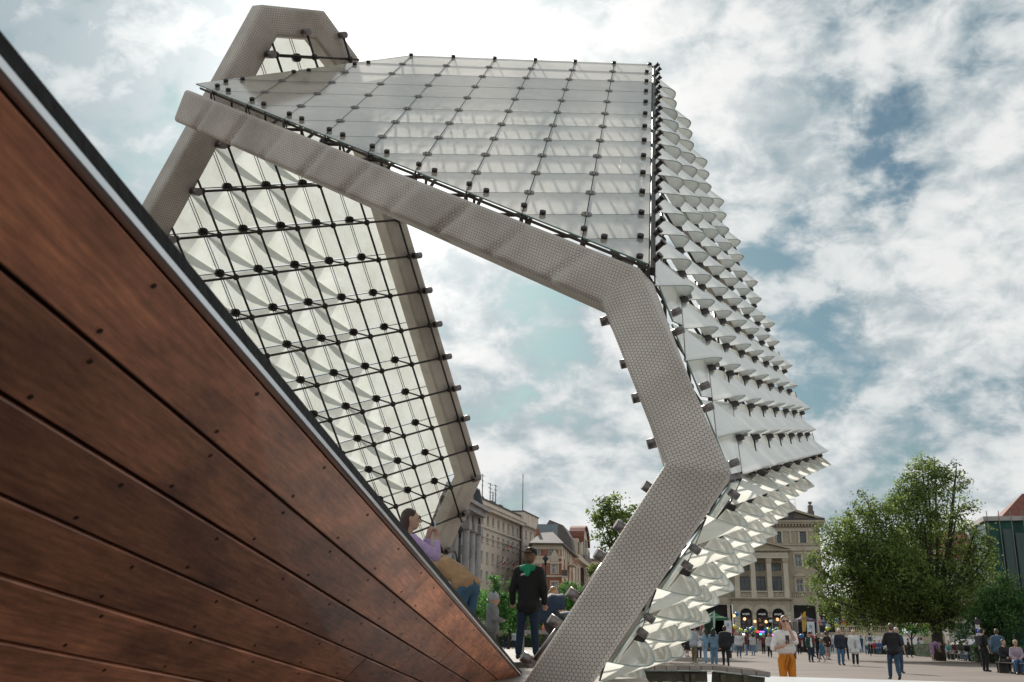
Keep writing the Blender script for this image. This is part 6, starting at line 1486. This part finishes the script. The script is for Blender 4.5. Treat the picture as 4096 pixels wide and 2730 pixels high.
led(3027, 3037, 2528, (1, .03, .05), 'red light bar'+' at the middle of the stage front'); led(3040, 3058, 2528, (.25, .1, 1), 'violet blue light bar at the middle of the stage front'); led(3037, 3058, 2538, (.03, .9, .75), 'turquoise light bar at the middle of the stage front'); led(3088, 3104, 2540, (.65, .12, 1), 'violet light bar right of the middle'); led(2970, 2983, 2538, (1, .95, .85), 'white light bar left of the middle')
def tent(lab, ua, va, ul, ur, ve, y, roofc, wallc):
    ap, l_, r_ = aty(ua, va, y+1.3), aty(ul, ve, y), aty(ur, ve, y); ap.y = y+1.3
    t = thing('tent', lab, 'tent', V(((l_.x+r_.x)/2, y+1.3, 0))); d = r_.x-l_.x; ze_ = l_.z
    c = [V((l_.x, y, ze_)), V((r_.x, y, ze_)), V((r_.x, y+d, ze_)), V((l_.x, y+d, ze_))]; ap = V(((l_.x+r_.x)/2, y+d/2, ap.z)); mb = MB()
    mids = [c[q].lerp(ap, .5)-V((0, 0, .12)) for q in range(4)]
    for q in range(4): k = len(mb.v); mb.v += [c[q], c[(q+1) % 4], mids[(q+1) % 4], mids[q], ap]; mb.face((k, k+1, k+2, k+3), True); mb.face((k+3, k+2, k+4), True)
    for q in range(4): mb.bar(c[q]-V((0, 0, .1)), c[(q+1) % 4]-V((0, 0, .1)), .02, .26)
    mb.build('canopy', cloth(roofc), t)
    for a, b in ((c[3], c[2]), (c[0], c[3]), (c[1], c[2])): MB().prism([V((a.x, a.y, 0)), V((b.x, b.y, 0)), b-V((0, 0, .15)), a-V((0, 0, .15))], (.02, .02, 0)).build('side_sheet', cloth(wallc), t)
    MB().prism([V((c[0].x, y, 0)), V((c[0].x+d*.45, y, 0)), c[0]+V((d*.45, 0, -.15)), c[0]-V((0, 0, .15))], (0, .02, 0)).build('front_sheet', cloth(wallc), t)
    for q in c: MB().tube(V((q.x, q.y, 0)), q, .03, .03, 6).build('pole', M['steel2'], t)
tent('green tent with dark side sheets left of the arches', 2868, 2447, 2815, 2914, 2472, 102, (.035, .12, .06), (.008, .03, .016))
tent('dark tent with violet grey roof right of the arches', 3222, 2458, 3190, 3264, 2479, 102, (.10, .075, .11), (.008, .008, .010))
def feather(lab, u, v0, v1, w, col, y, logo=None):
    a, b = aty(u, v1, y), aty(u, v0, y); t = thing('feather_flag', lab, 'flag', V((a.x, y, 0)), None); h = b.z-a.z
    MB().tube(V((a.x-w*.5, y, 0)), V((a.x-w*.5, y, b.z-.2)), .025, .02, 6).build('pole', M['steel2'], t)
    pts_ = [V((a.x-w*.5, y, a.z)), V((a.x+w*.2, y, a.z+.02*h)), V((a.x+w*.5, y, a.z+.45*h)), V((a.x+w*.5, y, b.z)), V((a.x+w*.1, y, b.z-.02*h)), V((a.x-w*.4, y, b.z-.2*h))]
    MB().prism(pts_, (0, .015, 0)).build('cloth', cloth(col), t)
    if logo:
        c = V((a.x, y-.01, a.z+h*.64)); MB().tube(c, c-V((0, .01, 0)), w*.34, w*.34, 16).build('emblem', cloth(logo), t)
        MB().tube(c-V((0, .011, 0)), c-V((0, .014, 0)), w*.2, w*.2, 12).build('emblem_centre', cloth(col), t)
        for q in range(10): MB().box(V((a.x, y-.008, a.z+h*(.08+.04*q))), (w*.12, .008, h*.022)).build('lettering', cloth(logo), t)
feather('yellow feather flag with round blue emblem before the dark tent', 3219, 2447, 2528, .42, (.55, .33, .03), 100, (.03, .05, .16))
feather('pale green and white feather flag before the green tent', 2858, 2443, 2515, .22, (.35, .52, .40), 100)
feather('red feather flag beside the glass scales', 2807, 2474, 2525, .20, (.55, .02, .08), 100)
def rollup(lab, u0, u1, v0, v1, y):
    a, b = aty(u0, v1, y), aty(u1, v0, y); a.z = max(a.z, .05); w = b.x-a.x; cx0 = (a.x+b.x)/2; t = thing('roll_up_banner', lab, 'banner', V((cx0, y, 0)), 'white roll-up banners')
    MB().box(V((cx0, y, (.06+b.z)/2)), (w, .02, b.z-.06)).build('sheet', cloth((.66, .70, .74)), t); MB().box(V((cx0, y, .04)), (w*1.05, .25, .08)).build('base', M['steel2'], t)
    c = V((cx0, y-.012, b.z-.30*w/.65*1.3)); mb = MB(); mb.tube(c, c-V((0, .004, 0)), w*.20, w*.20, 18); mb.build('logo_ring', cloth((.10, .20, .22)), t); MB().tube(c-V((0, .005, 0)), c-V((0, .008, 0)), w*.12, w*.12, 14).build('logo_centre', cloth((.40, .48, .50)), t)
    for q in range(7): MB().box(c+V((-w*.33+q*w*.11, 0, -w*.32)), (w*.07, .006, w*.05)).build('lettering', cloth((.10, .16, .18)), t)
rollup('white roll-up banner with round logo left of the arches', 2900, 2925, 2483, 2552, 98)
rollup('white roll-up banner with round logo before the dark tent', 3231, 3257, 2488, 2552, 98)
# --- bicycle with rider
bc_ = at(3484, 2626)
def bike(lab, p, a, s=1.0):
    f = V((math.sin(R(a)), math.cos(R(a)), 0)); r = V((f.y, -f.x, 0)); z = V((0, 0, 1)); t = thing('bicycle', lab, 'bicycle', p)
    for o in (-.52, .52):
        c = p+f*o+z*.34; mb = MB(); n = 20
        mb.path([c+(f*math.cos(2*math.pi*q/n)+z*math.sin(2*math.pi*q/n))*.32 for q in range(n+1)], .022, 6); w_ = mb.build('wheel', cloth((.02, .02, .02)), t)
        sp = MB()
        for q in range(10): sp.tube(c, c+(f*math.cos(math.pi*q/5)+z*math.sin(math.pi*q/5))*.31, .004, .004, 4)
        sp.build('spokes', M['steel2'], w_)
    A_ = {'bb': p+z*.30-f*.08, 'st': p+z*.85-f*.22, 'hd': p+z*.88+f*.34, 'rx': p+z*.34-f*.52, 'fx': p+z*.34+f*.52}
    mb = MB()
    for x, y in (('bb', 'st'), ('bb', 'hd'), ('st', 'hd'), ('bb', 'rx'), ('st', 'rx'), ('hd', 'fx')): mb.tube(A_[x], A_[y], .02, .02, 6)
    mb.build('frame', cloth((.03, .03, .035), .4), t); MB().ell(A_['st']+z*.07, (.08, .13, .035), 10, 6, (r, f, z)).build('saddle', cloth(BLK), t)
    hb = A_['hd']+z*.14; MB().path([hb-r*.30, hb-r*.1, hb+r*.1, hb+r*.30], .016, 6).tube(A_['hd'], hb, .018, .018, 6).build('handlebar', M['steel2'], t)
bike('dark bicycle ridden by the person in white jacket', bc_, 18)
person('cyclist in white jacket and dark cap riding away with dark rucksack', bc_+V((-.06, -.22, 0)), 18, 1.72, 'ride', (.48, .50, .52), 1, ('trousers', BLK), ('cap', DKB, BLK), BLK, vox=.024, extra=bagged('the cyclist', (.05, .07, .11), 'back', (.28, .16, .34)))
# --- pushchairs
M['rubber'] = mat('black_rubber', (.015, .015, .016), .6); M['hood'] = mat('navy_hood', (.016, .032, .065), .75, 0, .3, 6, .4, 12)
def pushchair(lab, p, a, hoodm, s=1.0):
    f = V((math.sin(R(a)), math.cos(R(a)), 0)); r = V((f.y, -f.x, 0)); z = V((0, 0, 1)); t = thing('pushchair', lab, 'pushchair', p)
    W_ = lambda x, y, h: p+(r*x+f*y+z*h)*s
    for x in (-.27, .27):
        for y, rr in ((-.30, .15), (.38, .12)):
            c = W_(x, y, rr); w_ = MB().path([c+(f*math.cos(2*math.pi*q/16)+z*math.sin(2*math.pi*q/16))*(rr*.86*s) for q in range(17)], .022*s, 6).build('wheel', M['rubber'], t)
            MB().tube(c-r*.012*s, c+r*.012*s, rr*.62*s, rr*.62*s, 14).build('rim', M['alu'], w_)
    for x in (-.24, .24):
        MB().path([W_(x, -.62, 1.0), W_(x, -.3, .62), W_(x, .1, .34), W_(x, .38, .13)], .020*s, 6).build('side_tube', M['lamp'], t); MB().path([W_(x, -.30, .16), W_(x, -.12, .48)], .02*s, 6).build('rear_leg', M['lamp'], t)
    MB().path([W_(-.24, -.62, 1.0), W_(0, -.66, 1.03), W_(.24, -.62, 1.0)], .022*s, 6).build('handlebar', M['rubber'], t)
    mb = MB(); mb.cap(W_(0, -.22, .55), W_(0, .30, .46), .20*s, .19*s); mb.cap(W_(0, -.25, .55), W_(0, -.38, .88), .19*s, .17*s); o = mb.build('seat_shell', M['rubber'], t); remesh(o, .03, 2)
    mb = MB(); K_ = 9
    for q in range(K_):
        an = -.25+2.1*q/(K_-1)
        for x in range(9):
            ph = math.pi*x/8; rad_ = .44*(1+.035*math.cos(q*math.pi)); mb.v.append(W_(-.27*math.cos(ph), -.22+(-math.cos(an))*rad_*(.55+.45*math.sin(ph)), .68+math.sin(an)*rad_*(.35+.65*math.sin(ph))))
    for q in range(K_-1):
        for x in range(8): k = q*9+x; mb.face((k, k+1, k+10, k+9), True)
    o = mb.build('canopy', hoodm, t); sd = o.modifiers.new('Solidify', 'SOLIDIFY'); sd.thickness = .015
    MB().box(W_(0, .05, .27), (.42*s, .5*s, .16*s), (r, f, z)).build('basket', M['rubber'], t); mb = MB(); mb.cap(W_(-.1, .05, .70), W_(.1, .25, .66), .12*s, .10*s); mb.cap(W_(-.15, -.1, .70), W_(.12, .0, .72), .11*s, .10*s); o = mb.build('blanket', cloth((.34, .36, .40)), t); remesh(o, .025, 2)
pc_ = P(2272, 2600, 17.6); pc_.z = .86
pushchair('navy hooded pushchair on the pale paving behind the honeycomb rim', pc_, 75, M['hood'], 1.0)
pushchair('small pushchair with dark hood left of the man in the vest', at(2748, 2614), 160, cloth((.02, .03, .035)), 1.0)
pw = P(2202, 2500, 20.5); pw.z = .86
bs = thing('bench', 'pale stone bench under the woman in coral top', 'bench', pw); MB().box(pw+V((.1, .1, .46)), (1.6, .5, .08)).build('seat', M['terrace'], bs)
for x in (-.6, .7): MB().box(pw+V((x, .1, .21)), (.12, .4, .42)).build('leg', M['terrace'], bs)
person('long haired woman in coral top and jeans seated behind the navy pushchair', pw+V((0, 0, .06)), 120, 1.7, 'sit', (.62, .16, .13), 1, ('trousers', (.07, .14, .24)), ('long', (.33, .17, .07)), BLK, vox=.02, over=dict(hairlen=.22))
# --- parked cars, parking sign
def car(lab, p, a, col):
    f = V((math.sin(R(a)), math.cos(R(a)), 0)); r = V((f.y, -f.x, 0)); z = V((0, 0, 1)); t = thing('parked_car', lab, 'car', p, 'cars parked behind the hedge'); W_ = lambda x, y, h: p+r*x+f*y+z*h
    prof = [(-2.1, .32), (-2.15, .70), (-1.95, .92), (-1.2, .98), (-.55, 1.42), (.75, 1.46), (1.45, 1.02), (2.05, .95), (2.12, .55), (2.05, .32)]
    m = mat('car_paint_%s' % lab[:4], col, .25, .2, 0, coat=1.0); mb = MB(); lo = prof
    k = len(mb.v)
    for x in (-.86, .86): mb.v += [W_(x*(.84 if h > 1.1 else 1), y, h) for y, h in prof]
    n = len(prof); mb.face([n-1-q for q in range(n)]); mb.face([n+q for q in range(n)])
    for q in range(n): j_ = (q+1) % n; mb.face((q, j_, n+j_, n+q), True)
    b = mb.build('body', m, t); bv = b.modifiers.new('Bevel', 'BEVEL'); bv.width = .06; bv.segments = 2
    for x in (-1, 1):
        for y0, y1 in ((-.92, -.05), (.02, .95)): MB().prism([W_(x*.80, y0-.12, 1.0), W_(x*.80, y1+.18, 1.0), W_(x*.735, y1-.12, 1.36), W_(x*.735, y0+.30 if y0 < -.5 else y0, 1.36)], r*(x*.07)).build('side_window', M['pane'], t)
        for y in (-1.32, 1.3):
            c = W_(x*.80, y, .32); w_ = MB().tube(c-r*.1, c+r*.1, .32, .32, 18).build('wheel', M['rubber'], t); MB().tube(c+r*(x*.09), c+r*(x*.108), .2, .2, 12).build('rim', M['alu'], w_)
        MB().box(W_(x*.62, 2.09, .74), (.32, .08, .14), (r, f, z)).build('headlight', M['frame'], t); MB().box(W_(x*.66, -2.13, .78), (.26, .06, .16), (r, f, z)).build('tail_light', cloth(RED, .3), t)
    MB().prism([W_(-.62, 1.47, 1.06), W_(.62, 1.47, 1.06), W_(.58, .86, 1.46), W_(-.58, .86, 1.46)], f*.03+z*.02).build('windscreen', M['pane'], t)
car('dark parked car left of the silver one behind the hedge', at(3805, 2610), 92, (.03, .03, .035)); car('silver parked car in the middle behind the hedge', at(3868, 2618), 88, (.5, .5, .5)); car('dark parked car right of the silver one behind the hedge', at(3925, 2626), 85, (.02, .015, .018)); car('black parked car at the right edge behind the hedge', at(4090, 2622), 90, (.012, .012, .015))
sp_ = aty(3905, 2480, 55); sg = thing('parking_sign', 'parking sign post with white plates and blue P plate', 'sign', V((sp_.x, 55, 0)))
MB().tube(V((sp_.x, 55, 0)), V((sp_.x, 55, sp_.z+.1)), .03, .03, 8).build('post', M['steel2'], sg)
def plate(v0, v1, w, m, name='plate'):
    z1, z0_ = aty(3905, v0, 55).z, aty(3905, v1, 55).z; return MB().box(V((sp_.x, 54.94, (z0_+z1)/2)), (w, .02, z1-z0_)).build(name, m, sg), (z0_+z1)/2, z1-z0_
c_ = V((sp_.x, 54.93, aty(3905, 2488, 55).z)); MB().tube(c_, c_-V((0, .02, 0)), .16, .16, 20).build('round_plate', cloth((.05, .04, .06)), sg)
M['blue'] = mat('sign_blue', (.01, .05, .26), .5)
plate(2496, 2505, .22, M['frame']); plate(2506, 2515, .22, M['frame']); pl_, zc_, hh = plate(2516, 2532, .26, M['blue']); plate(2534, 2540, .26, M['frame']); plate(2541, 2547, .25, M['frame'])
def word(root, txt, at_, h, m):
    cu = bpy.data.curves.new('lettering', 'FONT'); cu.body = txt; cu.size = h; cu.align_x = 'CENTER'; cu.extrude = .004; cu.materials.append(m)
    ob = bpy.data.objects.new('tmp', cu); COL.objects.link(ob); me_ = bpy.data.meshes.new_from_object(ob.evaluated_get(bpy.context.evaluated_depsgraph_get())); bpy.data.objects.remove(ob)
    o = link('lettering', me_, root); o.matrix_basis = frame(at_, V((1, 0, 0)), V((0, 0, 1)), V((0, -1, 0)))
word(sg, 'P', V((sp_.x, 54.925, zc_-.06)), .19, M['frame'])
